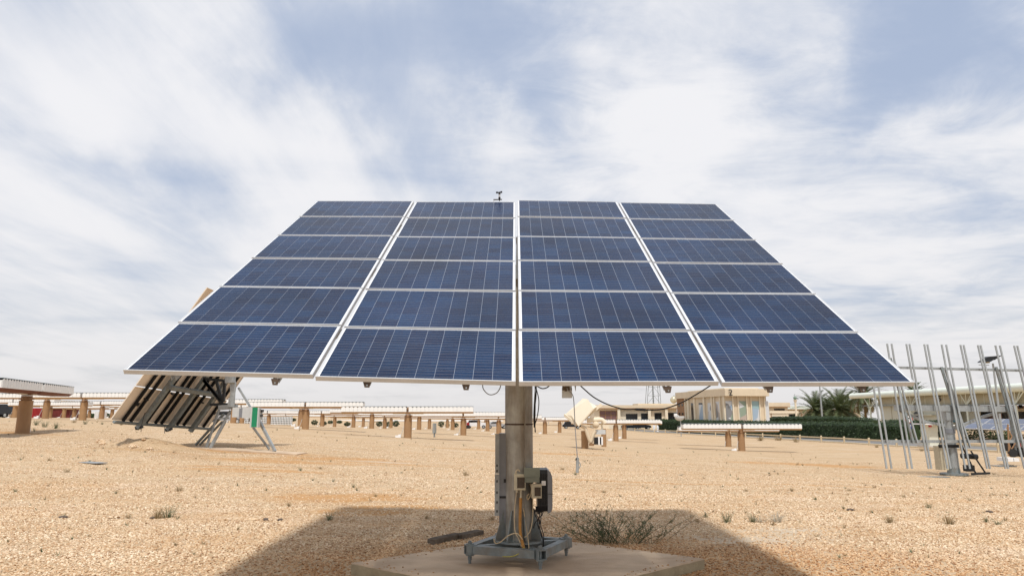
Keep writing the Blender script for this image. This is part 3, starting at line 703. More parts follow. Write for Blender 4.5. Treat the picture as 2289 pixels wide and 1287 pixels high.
# sun sensor box and pendant hanging from the array
sb = part('sensor_box', px_box(MB(), 1257, 866, 1279, 889, Yb + .05, .06), M['greybox'], trk)
part('opening', px_box(px_box(MB(), 1257, 861, 1278, 872, Yb + .045, .02), 1262, 872, 1268, 874, Yb + .046, .004), M['darksteel'], sb)
solo('hanging_control', pxt([(1291, 1022), (1291, 1027), (1291, 1037), (1290.5, 1052), (1290, 1056)], Yb, .013, 12), M['galv'], 'small silver capsule switch hanging on a thin cord from the lower edge of the array', 'pendant switch', at(1290, 1040, Yb), sm=True)
pend = bpy.data.objects['hanging_control']
part('cord', pxt([(1267, 866), (1270, 872), (1278, 879), (1282, 890), (1284, 920), (1286, 960), (1289, 1000), (1290.5, 1023)], Yb + .02, .0036, 6), M['cover'], pend, sm=True)
part('collar', pxt([(1289.5, 1023), (1291, 1030)], Yb, .012, 8), M['black'], pend)
part('shackle', pxt([(1294, 1032), (1297.5, 1037), (1296, 1043), (1293, 1046)], Yb, .004, 6), M['galv'], pend)

# timbers lying behind the pad
for (x0, y0, x1, y1, lab) in ((962, 1217, 1028, 1205, 'short weathered timber lying against the back left edge of the slab'), (1026, 1208, 1074, 1197, 'darker split timber end wedged behind the slab next to the first one')):
    a = atz(x0, y0, .05); c = atz(x1, y1, .05); a.z = ground(a.x, a.y) + .03; c.z = ground(c.x, c.y) + .03
    b = MB().bar(a, c, .13, .07); 
    for q in range(3): b.bar(a + Vector((0, .03 * q - .05, .035 + .006 * q)), c + Vector((-.03 * q, .03 * q - .05, .036)), .02, .012)
    solo('timber', b, M['wood'], lab, 'timber', (a + c) / 2)

# ------------------------------------------------------------------ tilted tracker on the left, seen from behind
u2 = Vector((.124, .99, -.06)).normalized(); v2 = Vector((3.28, -.45, 5.15)).normalized()
C0 = Vector((-15.33, 26.6, EYE - .27))
F2 = frame_matrix(C0 + u2 * 3.22 + v2 * 3.12, -u2, v2)
r2 = at(525, 992, 29.4); r2.z = ground(r2.x, r2.y)
t2 = thing('solar_tracker', 'solar tracker seen from behind on angled steel legs, left of the big one', 'solar tracker', r2)
inv2 = Matrix.Translation(-r2); cm = []
for j in range(4):
    for i in range(6):
        mt = inv2 @ F2 @ Matrix.Translation(((i - 2.5) * 1.115, (j - 1.5) * 1.53, 0)) @ Matrix.Rotation(math.pi / 2, 4, 'Z') @ Matrix.Diagonal((.895, 1.105, 1, 1))
        o = link('solar_module', module_old, t2); o.matrix_local = mt
        cm += [mt @ Matrix.Translation((x, y, -.0022)) for x, y in CP]
o = link('cell', cell_mesh('cell_field_back', cm), t2); o['kind'] = 'stuff'
def A2(u, v, n=0.0): return F2 @ Vector((-u, v, n))
nB = F2.col[2].xyz
for i, u in enumerate((-2.75, -2.3, -1.35, -.75, -.35, .75, 1.25, 2.2, 2.8)):
    part('mounting_rail', MB().bar(A2(u, -3.02, -.10), A2(u, 3.05, -.10), .085, .10, up=nB), M['shadeblack'], t2)
for u in (-1.85, .1, 1.75):
    part('channel_beam', MB().chan(A2(u, -3.2, -.26), A2(u, 3.0, -.26), .2, .16, .01, up=-nB), M['galvblue'], t2)
part('edge_beam', MB().bar(A2(-3.3, -3.06, -.16), A2(3.3, -3.06, -.16), .09, .10, up=nB), M['galvblue'], t2)
for u in (-1.85, .1): part('beam_end', MB().bar(A2(u, -3.25, -.2), A2(u, -3.05, -.34), .17, .14, up=nB), M['blacksteel'], t2)
part('cross_beam', MB().bar(A2(-1.9, -1.2, -.4), A2(1.9, -1.2, -.4), .16, .16, up=nB), M['galvblue'], t2)
part('cross_beam', MB().bar(A2(-1.9, 1.2, -.4), A2(1.9, 1.2, -.4), .16, .16, up=nB), M['galvblue'], t2)
for u, v in ((-2.3, -.4), (-2.3, -2.0), (-1.3, .5), (-1.0, -1.6), (.6, -1.5), (-2.3, .6), (1.4, -1.8)):
    part('junction_box', MB().box(A2(u, v, -.05), (.16, .05, .2), F2.to_3x3()), M['black'], t2)
for (x, y0, y1, w) in ((318, 922, 965, 0), (368, 948, 968, 1)):
    part('hanging_wire', pxt([(x + 6 - w * 5, y0), (x, (y0 + y1) / 2), (x - 3 + w * 3, y1)], 27.0, .012, 5), M['blacksteel'], t2)
HD = 29.3
def B2(name, pts, w, m, Y=HD, dY=0): 
    return part(name, MB().bar(at(pts[0], pts[1], Y), at(pts[2], pts[3], Y + dY), w, w), m, t2)
for p in ((455, 846, 500, 850), (456, 850, 496, 895), (484, 852, 497, 898), (503, 850, 499, 898), (470, 904, 508, 903), (455, 848, 497, 902)):
    B2('truss_bar', p, .11, M['blacksteel'])
part('head_plate', MB().prism([(at(x, y, HD).x, at(x, y, HD).z) for x, y in ((508, 846), (525, 843), (533, 858), (530, 880), (529, 909), (513, 909), (520, 880), (519, 858))], (0, HD - .25, 0), (1, 0, 0), (0, 0, 1), (0, .06, 0)), M['galv'], t2)
B2('head_bar', (490, 911, 530, 908), .2, M['galv'])
B2('head_bar', (506, 848, 524, 847), .3, M['galv'], HD - .3)
gzl = lambda px, D: None
def leg2(x0, y0, Y0, x1, Y1, w, m=M['galv']):
    a = at(x0, y0, Y0); q = at(x1, 990, Y1); q.z = ground(q.x, q.y) + .06
    part('leg', MB().bar(a, q, w, w), m, t2)
leg2(533, 866, HD, 562, HD - .2, .0001 + .12) if False else part('stay', MB().bar(at(533, 866, HD), at(563, 915, HD), .08, .08), M['galv'], t2)
leg2(491, 911, HD, 462, HD - .4, .075); leg2(515, 917, HD, 470, HD - .6, .08); leg2(500, 925, HD, 438, HD + .8, .08, M['galvblue']); leg2(497, 942, HD, 447, HD + 1.0, .07, M['galvblue'])
leg2(577, 935, HD, 616, HD - .4, .10); leg2(566, 955, HD, 603, HD + .5, .08); leg2(506, 940, HD, 474, HD - .2, .06)
B2('stay', (489, 935, 512, 934), .07, M['galv'])
cb = part('control_box', px_box(MB(), 520, 910, 538, 932, HD - .5, .3), M['greybox'], t2)
part('hinge_strip', px_box(MB(), 535, 912, 540, 933, HD - .52, .02), M['cover'], cb)
cb = part('control_box', px_box(MB(), 541, 909, 563, 934, HD - .5, .35), M['greybox'], t2)
cb = part('inverter', px_box(MB(), 561, 910, 576, 955, HD - .7, .25), M['greybox'], t2, label='tall grey box with a green front strip')
part('green_strip', px_box(MB(), 564.5, 910, 573, 954, HD - .72, .02), M['green'], cb)
part('switch', px_box(px_box(MB(), 581, 915, 586, 921, HD - .5, .2), 580, 926, 584, 931, HD - .5, .2), M['black'], t2)
part('meter', px_box(px_box(MB(), 576, 917, 582, 936, HD - .45, .2), 556, 933, 566, 942, HD - .3, .2), M['galv'], t2)
sl = MB(); a = at(430, 995, 29.0); c = at(676, 999, 28.8)
sl.bar(Vector((a.x, a.y, ground(a.x, a.y) + .01)), Vector((c.x, c.y, ground(c.x, c.y) + .01)), 1.3, .07)
solo('concrete_slab', sl, M['pad'], 'thin grey concrete strip under the legs of the tracker seen from behind', 'concrete slab', (a + c) / 2)
pl_ = at(207, 1039, 21.5); pl_.z = ground(pl_.x, pl_.y) + .02
solo('metal_sheet', MB().box(pl_, (.95, .35, .02), Matrix.Rotation(-.5, 3, 'Z')), M['galv'], 'flat grey metal sheet lying on the gravel at the left', 'metal sheet', pl_)

# ------------------------------------------------------------------ open frame tracker on the right
D3 = 34.0
r3 = at(2153, 1058, D3); r3.z = ground(r3.x, r3.y)
t3 = thing('tracker_frame', 'bare galvanised tracker frame of upright rails without panels, far right', 'tracker frame', r3)
def rail(x0, x1, w=.078, x_top=None, y1=1047, y0=768):
    a = at(x0, y0 + (x0 - 1983) * .016, D3 + .55); b = at(x1, y1, D3 - .05)
    part('rail', MB().bar(a, b, w, .05, up=(0, -1, 0)), M['galv'], t3)
for i, (a, b) in enumerate(((1937, 1982), (1948, 1993), (1983, 2029), (1993, 2039), (2026, 2076), (2033, 2082), (2066, 2118), (2073, 2125), (2105, 2158), (2115, 2168), (2147, 2207), (2154, 2213), (2186, 2248), (2192, 2254), (2225, 2290), (2235, 2300), (2267, 2332), (2274, 2340))):
    rail(a, b)
for x0, x1, y0, y1 in ((1990, 2054, 800, 990), (2104, 2172, 820, 1000), (2226, 2290, 820, 1000)):
    part('girder', MB().bar(at(x0, y0, D3 + .62), at(x1 - 12, y1, D3 + .1), .10, .1, up=(0, -1, 0)), M['galvblue'], t3)
    part('girder', MB().bar(at(x0 + 9, y0 + 6, D3 + .62), at(x1 - 3, y1, D3 + .1), .06, .1, up=(0, -1, 0)), M['galv'], t3)
for y, x0, x1, y2, w, dd in ((820, 1950, 2330, 829, .12, .75), (911, 2000, 2262, 914, .28, .55), (986, 1975, 2300, 986, .14, .25)):
    part('cross_beam', MB().bar(at(x0, y, D3 + dd), at(x1, y2, D3 + dd), .1 if w < .2 else .2, w, up=(0, 0, 1)), M['galv'], t3)
for p in ((2005, 915, 2068, 942), (2068, 942, 2138, 956), (2150, 951, 2200, 930), (2200, 930, 2258, 914)):
    part('brace', MB().bar(at(p[0], p[1], D3 + .7), at(p[2], p[3], D3 + .7), .11, .13), M['galv'], t3)
pa = at(2128, 905, D3 + .7); pb_ = r3 + Vector((0, .7, .08))
pm = pa.lerp(pb_, .38)
b = MB().tube([pb_, Vector((pb_.x, pb_.y, pm.z))], [.27, .235], 20); b.tube([Vector((pb_.x, pb_.y, pm.z)), Vector((pb_.x, pb_.y, pa.z))], [.2, .2], 20)
p3 = part('pole', b, M['galv'], t3, sm=True)
part('slew_drive', MB().cyl((pb_.x, pb_.y, pm.z - .12), (pb_.x, pb_.y, pm.z + .1), .27, 20), M['cover'], t3, sm=True)
part('head', MB().box((pb_.x, pb_.y - .02, pa.z - .45), (.36, .4, .6)), M['galv'], t3)
part('base_plate', MB().cyl((pb_.x, pb_.y, r3.z + .02), (pb_.x, pb_.y, r3.z + .1), .62, 16).cyl((pb_.x, pb_.y, r3.z + .1), (pb_.x, pb_.y, r3.z + .5), .30, 16, r2=.25), M['galvblue'], t3)
part('cabinet', MB().box((pb_.x - .62, pb_.y - .1, r3.z + .85), (.42, .4, 1.15)), M['beigebox'], t3)
part('cabinet_bracket', MB().box((pb_.x - .3, pb_.y - .3, r3.z + 1.42), (1.0, .06, .14)), M['blacksteel'], t3)
part('motor', MB().cyl((pb_.x + .35, pb_.y - .2, r3.z + .95), (pb_.x + 1.1, pb_.y - .2, r3.z + .9), .13, 14), M['black'], t3, sm=True)
part('motor_stand', MB().box((pb_.x + .7, pb_.y - .1, r3.z + .35), (.4, .3, .3)).bar((pb_.x + .2, pb_.y - .5, r3.z + 1.5), (pb_.x + .7, pb_.y - .6, r3.z + .1), .06, .06).bar((pb_.x + .7, pb_.y - .4, r3.z + 1.2), (pb_.x + 1.25, pb_.y - .5, r3.z + .1), .06, .06).bar((pb_.x + .4, pb_.y - .7, r3.z + .12), (pb_.x + 1.3, pb_.y - .7, r3.z + .16), .08, .1), M['blacksteel'], t3)

# ------------------------------------------------------------------ concentrator arrays on tan pillars
def wing_mesh(side, n=16):
    """box of lens modules: white ribbed faces, chamfered tan underside, dark sheet on top with scalloped front edge"""
    L0, L1 = .09, 5.1; w = .62; ht = .40; st = (L1 - L0) / n; mb = MB()
    for i in range(n):
        x0 = L0 + i * st + .012; x1 = L0 + (i + 1) * st - .012
        for sgn in (-1, 1):
            seg = [(0, 0), (0, ht * .80), (.25, ht * .95), (.5, ht), (.75, ht * .95), (1, ht * .80), (1, 0)]
            o_ = Vector((x0, sgn * w, .18)); mb.prism(seg, o_, (x1 - x0, 0, 0), (0, 0, 1), (0, .02 * sgn, 0), 0)
    o_ = Vector((L0, 0, 0))
    mb.prism([(-w + .01, .18), (-w + .01, .18 + ht * .8), (w - .01, .18 + ht * .8), (w - .01, .18)], o_, (0, 1, 0), (0, 0, 1), (L1 - L0, 0, 0), 0)
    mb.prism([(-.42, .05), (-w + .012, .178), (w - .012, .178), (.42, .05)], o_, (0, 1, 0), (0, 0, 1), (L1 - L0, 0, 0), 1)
    mb.prism([(-w - .03, .18 + ht * 1.0), (-w - .03, .20 + ht * 1.0), (w + .03, .20 + ht * 1.0), (w + .03, .18 + ht * 1.0)], o_, (0, 1, 0), (0, 0, 1), (L1 - L0, 0, 0), 2)
    if side < 0:
        mb.v = [(-x, y, z) for x, y, z in mb.v]; mb.f = [tuple(reversed(f)) for f in mb.f]
    return mb
def make_array(under='under', L=None):
    t = thing('concentrator_array', 'x', 'solar array')
    part('pillar', MB().cyl((0, 0, -.4), (0, 0, 1.55), .30, 20), M['pillar'], t, sm=True, world=False)
    part('collar', MB().cyl((0, 0, 1.55), (0, 0, 1.78), .24, 14).cyl((0, 0, 1.6), (0, 0, 1.66), .33, 14), M['collarm'], t, sm=True, world=False)
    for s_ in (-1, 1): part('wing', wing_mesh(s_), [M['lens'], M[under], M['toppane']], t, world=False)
    for o in t.children:
        if o.name.startswith('wing'): o.location = (0, 0, 1.82)
    part('torque_tube', MB().cyl((-1.2, 0, 1.92), (1.2, 0, 1.92), .10, 12), M['lens'], t, sm=True, world=False)
    part('drive_housing', MB().sphere((0, -.05, 2.2), .17, 12).box((0, 0, 1.9), (.3, .4, .2)), M['collarm'], t, sm=True, world=False)
    part('controller_box', MB().box((-.72, -.1, .1), (.42, .3, .2)).box((-.6, -.12, .23), (.2, .2, .08)), M['white'], t, world=False)
    part('hose', MB().tube([(-.3, -.1, .9), (-.45, -.2, .35), (-.55, -.2, .12), (-.62, -.2, .1)], .02, 6), M['greybox'], t, sm=True, world=False)
    return t
arr0 = make_array(); arr1 = make_array('rust')
G = 'concentrator arrays on tan pillars across the desert'
ARR = [  # pixel x of the pillar foot, depth, yaw, height shift, scale, label
 (292 / 5.72 + 1, 33.5, -72, 0, 1.0, 'white concentrator array on a stout tan pillar at far left, red brown underside', 1),
 (912, 54, 2, 0, 1, 'long white concentrator array just left of the middle, nearest and largest of that cluster', 0),
 (683, 63, 4, 0, 1.02, 'white concentrator array on a tan pillar, just right of the green fronted box', 0),
 (672, 72, 4, 0, 1.0, 'concentrator array whose tan pillar shows close behind the one right of the green fronted box', 0),
 (1655, 60, -4, -.05, .98, 'wide white concentrator array in front of the building marked 2, nearest pillar', 0),
 (1626, 71, -4, -.35, .98, 'array hidden behind the nearest wide one, only its tan pillar showing left of it', 0),
 (183, 60, 3, 0, .98, 'white ribbed concentrator array on a tan pillar left of the tracker seen from behind', 0),
 (99, 66, 5, 0, .98, 'concentrator array on a tan pillar directly right of the far left red underside array', 0),
 (108, 80, 0, -.3, .9, 'concentrator array with a pale pillar standing in front of the red containers', 0),
 (30, 85, 0, -.1, 1.0, 'white concentrator array beside the parked dark off-road car at the left edge', 0),
 (22, 98, 0, -.2, .95, 'small concentrator array pillar next to the dark off-road car, second from the left edge', 0),
 (163, 98, 0, -.3, .9, 'small far array pillar at the right end of the red containers', 0),
 (197, 122, 0, -.2, .9, 'narrow distant array pillar, third from the right of the left group', 0),
 (226, 102, 0, -.2, 1, 'distant array pillar between the two small ones left of the tracker seen from behind', 0),
 (248, 122, 0, 0, 1, 'last small array pillar before the leaning rows seen from behind', 0),
 (521, 78, 0, 0, 1.1, 'concentrator array visible between the steel legs of the tracker seen from behind', 0),
 (540, 92, 0, .2, 1.0, 'concentrator array low behind the grey control boxes on the steel legs', 0),
 (831, 86, 3, 0, 1, 'white concentrator array left behind the middle one, thicker pillar', 0),
 (790, 108, 0, 0, 1, 'small concentrator array pillar between two dark green shrubs, left of centre', 0),
 (748, 124, 0, 0, 1, 'smallest pillar beside the two leftmost dark green shrubs', 0),
 (812, 140, 0, 0, 1, 'tiny far concentrator array beyond the left cluster', 0),
 (937, 96, 2, 0, 1, 'concentrator array pillar immediately right of the middle array pillar', 0),
 (874, 128, 0, 0, 1, 'far narrow array pillar left of the middle array pillar', 0),
 (1036, 70, 0, -.08, 1, 'white concentrator array whose pillar stands left of the big grey pole', 0),
 (1012, 112, 0, -.1, 1, 'smaller array pillar beside the one left of the big grey pole', 0),
 (1070, 128, 0, -.1, 1, 'narrow far array pillar close to the big grey pole', 0),
 (1085, 150, 0, -.1, 1, 'tiny far array pillar nearest the big grey pole', 0),
 (1000, 142, 0, -.1, 1, 'distant array pillar beyond the grey meter post', 0),
 (1115, 82, -3, -.1, 1, 'concentrator array partly hidden by the left side of the big grey pole', 0),
 (1218, 100, 0, 0, 1, 'concentrator array pillar just right of the big grey pole', 0),
 (1251, 116, 0, 0, 1, 'concentrator array pillar between the big grey pole and the cream tilted box', 0),
 (1376, 76, 0, .05, .95, 'white concentrator array on a tan pillar right of the cream tilted box', 0),
 (1395, 90, 0, .05, .95, 'second tan pillar right of the cream tilted box, slightly further back', 0),
]
for i, (px, D, rz, dzz, sc, lab, red) in enumerate(ARR):
    src = arr1 if red else arr0
    o = src if i in (0, 1) else copy_tree(src)
    p = at(px, 950, D); o.location = (p.x, D, ground(p.x, D) + dzz); o.rotation_euler = (0, 0, R(rz)); o.scale = (sc,) * 3
    tag(o, lab, 'solar array', G)

# ------------------------------------------------------------------ cream concentrator box with pipes, right of the pole
DB = 50.0
rb = at(1306, 992, DB); rb.z = ground(rb.x, DB)
bt = thing('tilted_collector', 'cream square collector box tilted on thick pipes, right of the big pole', 'solar collector', rb)
def pz(x, y, Y=DB): p = at(x, y, Y); return (p.x, p.z)
def pxprism(pts, Y, depth, b=None, mi=0):
    b = b or MB(); return b.prism([pz(x, y, Y) for x, y in pts], (0, Y, 0), (1, 0, 0), (0, 0, 1), (0, depth, 0), mi)
# open box as a thick slab whose big face looks at the viewer and upwards
A_ = [at(x, y, Y) for x, y, Y in ((1293, 952, DB - .5), (1327, 913, DB - 1.0), (1314, 892, DB + .2), (1277, 928, DB + .9))]
B_ = [at(x, y, Y) for x, y, Y in ((1289, 949, DB + .4), (1335, 908, DB + .6), (1303, 890, DB + 1.4), (1262, 927, DB + 1.6))]
b = MB().add(A_ + B_, [(0, 1, 2, 3), (0, 4, 5, 1), (1, 5, 6, 2), (2, 6, 7, 3), (3, 7, 4, 0), (7, 6, 5, 4)])
part('collector_box', b, M['cream2'], bt); fixn(bt.children[-1].data)
b = MB().bar(B_[1] + Vector((.3, -.2, .15)), B_[0] + Vector((0, -.1, 0)), .1, .2); b.bar(B_[0], B_[3], .1, .2); b.bar(A_[0] + Vector((0, -.02, 0)), A_[1] + Vector((0, -.02, 0)), .05, .08)
part('rim', b, M['cream2'], bt)
part('pipe', pxt([(1312, 939), (1330, 938), (1345, 938), (1352, 946)], DB - .2, .17, 14), M['cream2'], bt, sm=True)
part('pipe', pxt([(1299, 952), (1308, 957), (1315, 976), (1321, 988), (1326, 972), (1331, 962)], DB - .3, .12, 12), M['cream'], bt, sm=True)
part('globe', MB().sphere(at(1332, 949, DB - .3), .25, 16), M['cream'], bt, sm=True)
part('pillar', MB().cyl(Vector((at(1309, 990, DB).x, DB + .5, rb.z - .3)), Vector((at(1309, 990, DB).x, DB + .5, rb.z + 1.25)), .26, 16), M['pillar'], bt, sm=True)
part('pillar', MB().cyl(Vector((at(1350, 990, DB + 6).x, DB + 6, rb.z - .3)), Vector((at(1350, 990, DB + 6).x, DB + 6, rb.z + 1.3)), .2, 16), M['pillar'], bt, sm=True)
part('arm', MB().bar(at(1344, 945, DB), at(1348, 968, DB), .12, .12), M['cream2'], bt)
part('bracket', px_box(MB(), 1332, 960, 1354, 970, DB - .3, .3), M['greybox'], bt)
part('foot_box', px_box(MB(), 1318, 991, 1328, 996, DB - .5, .4), M['collarm'], bt)
mc_ = at(1336, 996, DB - 1); mc_.z = ground(mc_.x, DB - 1)
cq = thing('equipment_box', 'small black and white striped equipment box on the sand under the cream tilted collector', 'equipment box', mc_)
part('body', px_box(MB(), 1329, 977, 1337, 993, DB - 1, .5), M['black'], cq)
part('front_panel', px_box(px_box(MB(), 1337.2, 976, 1341, 994, DB - 1.02, .45), 1344, 976, 1348, 994, DB - 1.02, .45), M['white'], cq)
part('louvre', px_box(MB(), 1341, 977.5, 1344, 993, DB - 1, .4), M['black'], cq)
mp = at(971, 968, 60); mp.z = ground(mp.x, 60)
mtp = thing('meter_post', 'thin grey meter cabinet standing alone on the sand among the middle arrays', 'meter cabinet', mp)
part('cabinet', MB().box(mp + Vector((0, 0, .75)), (.3, .25, .85)), M['galvblue'], mtp)
part('post', MB().bar(mp, mp + Vector((0, 0, .35)), .12, .12), M['galvblue'], mtp)
part('cable_riser', MB().bar(mp + Vector((-.07, -.14, .3)), mp + Vector((-.07, -.14, 1.15)), .03, .03).bar(mp + Vector((.05, -.14, .4)), mp + Vector((.05, -.14, 1.1)), .03, .03), M['greybox'], mtp)

# ------------------------------------------------------------------ road, kerbs and rail fence on the right
def rd(px, py):
    """world point on the sloping ground seen at this pixel (far ground: solved by stepping)"""
    lo, hi = 12.0, 400.0; d = raydir(px, py); prev = None
    Y = lo
    while Y < hi:
        p = Vector((0, 0, EYE)) + d * (Y / d.y)
        if p.z < gz(p.x, p.y): return Vector((p.x, p.y, gz(p.x, p.y)))
        Y *= 1.01
    p = Vector((0, 0, EYE)) + d * (230 / d.y); return Vector((p.x, p.y, gz(p.x, p.y)))
PX0 = [(1419, 160), (1441, 155), (1463, 150), (1487, 145), (1513, 139), (1540, 133), (1568, 127), (1599, 121), (1632, 115), (1666, 110), (1704, 104.5), (1744, 99), (1787, 94), (1834, 89), (1885, 84), (1940, 79), (2001, 74), (2068, 69.5), (2143, 65), (2226, 61), (2318, 57)]
fpts = []
for px, D in PX0:
    p = at(px, 960, D); fpts.append(Vector((p.x, D, gz(p.x, D))))
fn = thing('rail_fence', 'low cream post and rail fence along the road on the right', 'fence', fpts[0])
post_me = None
for i, p in enumerate(fpts):
    part('fence_post', MB().box(p + Vector((0, 0, .38)), (.16, .16, .95)), M['kerb'], fn)
    if i: part('fence_rail', MB().bar(fpts[i - 1] + Vector((0, .02, .62)), p + Vector((0, .02, .62)), .07, .16), M['kerb'], fn)
# strip of road behind the fence: offset away from the viewer
def strip(name, off0, off1, dz_, m, kind='structure', parent=None, side=0.0):
    b = MB(); vs = []; n = len(fpts)
    ext = [fpts[0] + (fpts[0] - fpts[1]) * 14, ] + fpts + [fpts[-1] + (fpts[-1] - fpts[-2]) * 3]
    for i, p in enumerate(ext):
        d = (ext[min(i + 1, len(ext) - 1)] - ext[max(i - 1, 0)]); d.z = 0; d.normalize(); nrm = Vector((d.y, -d.x, 0)); 
        if nrm.y < 0: nrm = -nrm
        for off in (off0, off1):
            q = p + nrm * off; vs.append((q.x, q.y, road_z(q.x, q.y) + dz_))
            if side: vs.append((q.x, q.y, road_z(q.x, q.y) + dz_ - side))
    k = 4 if side else 2
    fs = []
    for i in range(len(ext) - 1):
        a = i * k; c = a + k
        if side: fs += [(a, a + 2, c + 2, c), (a + 1, a, c, c + 1), (a + 2, a + 3, c + 3, c + 2)]
        else: fs.append((a, a + 1, c + 1, c))
    b.add(vs, fs); o = link(name, b.mesh(name, m)); fixn(o.data); return tag(o, kind=kind)
def road_z(x, y): return gz(x, y) + .02
strip('road', 1.2, 8.6, .05, M['asphalt'])
strip('near_kerb', .75, 1.2, .12, M['kerb'], side=.3)
strip('far_kerb', 8.6, 9.1, .20, M['kerb'], side=.4)
strip('verge', 9.1, 15.0, .08, gm)
# yellow painted kerb stones
nn_ = 0
for i in range(5, len(fpts) - 1):
    d = (fpts[i + 1] - fpts[i]); d.z = 0; L = d.length; d.normalize(); nrm = Vector((-d.y, d.x, 0)); nrm = nrm if nrm.y > 0 else -nrm
    if i % 2: 
        q = fpts[i] + nrm * 8.85 + d * .6; q.z = road_z(q.x, q.y) + .13
        nn_ += 1; ordn = ('first', 'second', 'third', 'fourth', 'fifth', 'sixth', 'seventh', 'eighth', 'ninth')[nn_ - 1]
        o = solo('kerb_stone', MB().bar(q, q + d * 1.4, .56, .2), M['kerbyel'], ordn + ' yellow kerb stone from the left along the far road edge', 'kerb stone', q, 'yellow kerb stones')

# ------------------------------------------------------------------ hedges and shrubs
def leafmass(b, c, sz, n, s, seed, fn=None):
    rr = random.Random(seed)
    for _ in range(n):
        while True:
            p = Vector((rr.uniform(-1, 1), rr.uniform(-1, 1), rr.uniform(-1, 1)))
            if fn == 'box' or p.length < 1: break
        if fn == 'box':
            k = rr.random()
            if k < .5: p.y = -1 + abs(rr.gauss(0, .12))
            elif k < .85: p.z = 1 - abs(rr.gauss(0, .12))
        elif p.length < .6: p = p.normalized() * rr.uniform(.6, 1)
        q = Vector(c) + Vector((p.x * sz[0], p.y * sz[1], p.z * sz[2])); q += Vector((rr.gauss(0, 1), rr.gauss(0, 1), rr.gauss(0, 1))) * s * .3
        a = Vector((rr.uniform(-1, 1), rr.uniform(-1, 1), rr.uniform(-.6, 1))).normalized(); t_ = a.orthogonal().normalized(); w = s * rr.uniform(.5, 1.2)
        b.add([q - t_ * w * .4, q + a * w * .6 - a.cross(t_) * w * .1, q + t_ * w * .4, q - a * w * .6], [(0, 1, 2, 3)])
    return b
def hedge(label, pts, d, n, seed):
    """pts: (pixel x, depth, pixel y of the top) along the hedge"""
    P = [at(a, 950, Y) for a, Y, t in pts]; H = []
    for p, (a, Y, t) in zip(P, pts): p.z = gz(p.x, p.y) - .1; H.append(max(.8, at(CX, t, Y).z - p.z))
    root = thing('hedge', label, 'hedge', P[0]); vs = []; fs = []; S_ = []
    for i in range(len(P) - 1):
        k = max(2, int((P[i + 1] - P[i]).length / 1.4))
        for j in range(k): S_.append((P[i].lerp(P[i + 1], j / k), H[i] + (H[i + 1] - H[i]) * j / k))
    S_.append((P[-1], H[-1])); k = len(S_) - 1
    def nrm(i): q = S_[min(i + 1, k)][0] - S_[max(i - 1, 0)][0]; q = Vector((q.x, q.y, 0)).normalized(); v_ = Vector((-q.y, q.x, 0)); return v_ if v_.y > 0 else -v_
    for i, (p, hh) in enumerate(S_):
        nr = nrm(i); hh *= 1 + .05 * noise.noise((i * .35, seed, 0))
        for (u_, z_) in ((-d / 2, -.5), (-d / 2 * .95, hh * .9), (-d / 2 * .7, hh * .98), (d / 2 * .7, hh * .98), (d / 2, hh * .9), (d / 2, -.5)):
            q = p + nr * (u_ * .9 + .12 * noise.noise((i * .9, u_, z_))); vs.append((q.x, q.y, p.z + z_ * .97))
    for i in range(k):
        for j in range(5): fs.append((i * 6 + j, i * 6 + j + 1, i * 6 + 7 + j, i * 6 + 6 + j))
    part('inner_growth', MB().add(vs, fs + [tuple(range(6)), tuple(range(k * 6 + 5, k * 6 - 1, -1))]), M['hedge'], root)
    b = MB(); rr = random.Random(seed)
    for _ in range(n):
        f = rr.random() * k; i = int(f); p = S_[i][0].lerp(S_[i + 1][0], f - i); hh = S_[i][1] * (1 + .05 * noise.noise((f * .35, seed, 0))); nr = nrm(i)
        if rr.random() < .6: u_ = -d / 2; z_ = rr.uniform(0, hh)
        else: u_ = rr.uniform(-d / 2, d / 2); z_ = hh
        q = p + nr * (u_ * .92 + rr.gauss(0, .1)); q.z = p.z + z_ + rr.gauss(0, .09)
        aa = Vector((rr.uniform(-1, 1), rr.uniform(-1, 1), rr.uniform(-.3, 1))).normalized(); tt = aa.orthogonal().normalized(); w = rr.uniform(.12, .3)
        b.add([q - tt * w * .4, q + aa * w * .7, q + tt * w * .4, q - aa * w * .4], [(0, 1, 2, 3)])
    part('foliage', b, M['hedge'], root); return root
hedge('long dark clipped hedge beyond the road, in front of the ribbed building and palms', [(1478, 172, 938), (1560, 146, 940), (1680, 124, 942), (1800, 108, 944), (1930, 95, 945), (2040, 88, 948)], 2.4, 12000, 1)
hedge('second clipped hedge further back under the palms', [(1715, 150, 934), (1800, 138, 931), (1900, 128, 933), (1960, 122, 937)], 2.4, 5000, 2)
hedge('dark hedge in front of the beige cladded building, beside the round sign', [(1985, 108, 940), (2050, 100, 941), (2115, 95, 942)], 2.0, 3000, 3)
def shrub(px, Y, wpx, hpx, label, group, seed, m='bush', cat='shrub', dzz=0, name='shrub'):
    p = at(px, 950, Y); p.z = gz(p.x, Y) + dzz; w = wpx * Y / FPX / 2; h = hpx * Y / FPX
    root = thing(name, label, cat, p, 0, group)
    b = leafmass(MB(), p + Vector((0, 0, h * .52)), (w, w, h * .5), 420, w * .26, seed); part('foliage', b, M[m], root)
    b = MB()
    for k in range(5): b.tube([p + Vector((0, 0, -.05)), p + Vector((random.uniform(-w, w) * .5, random.uniform(-w, w) * .5, h * .6))], [.03, .012], 5)
    part('stem', b, M['bark'], root); return root
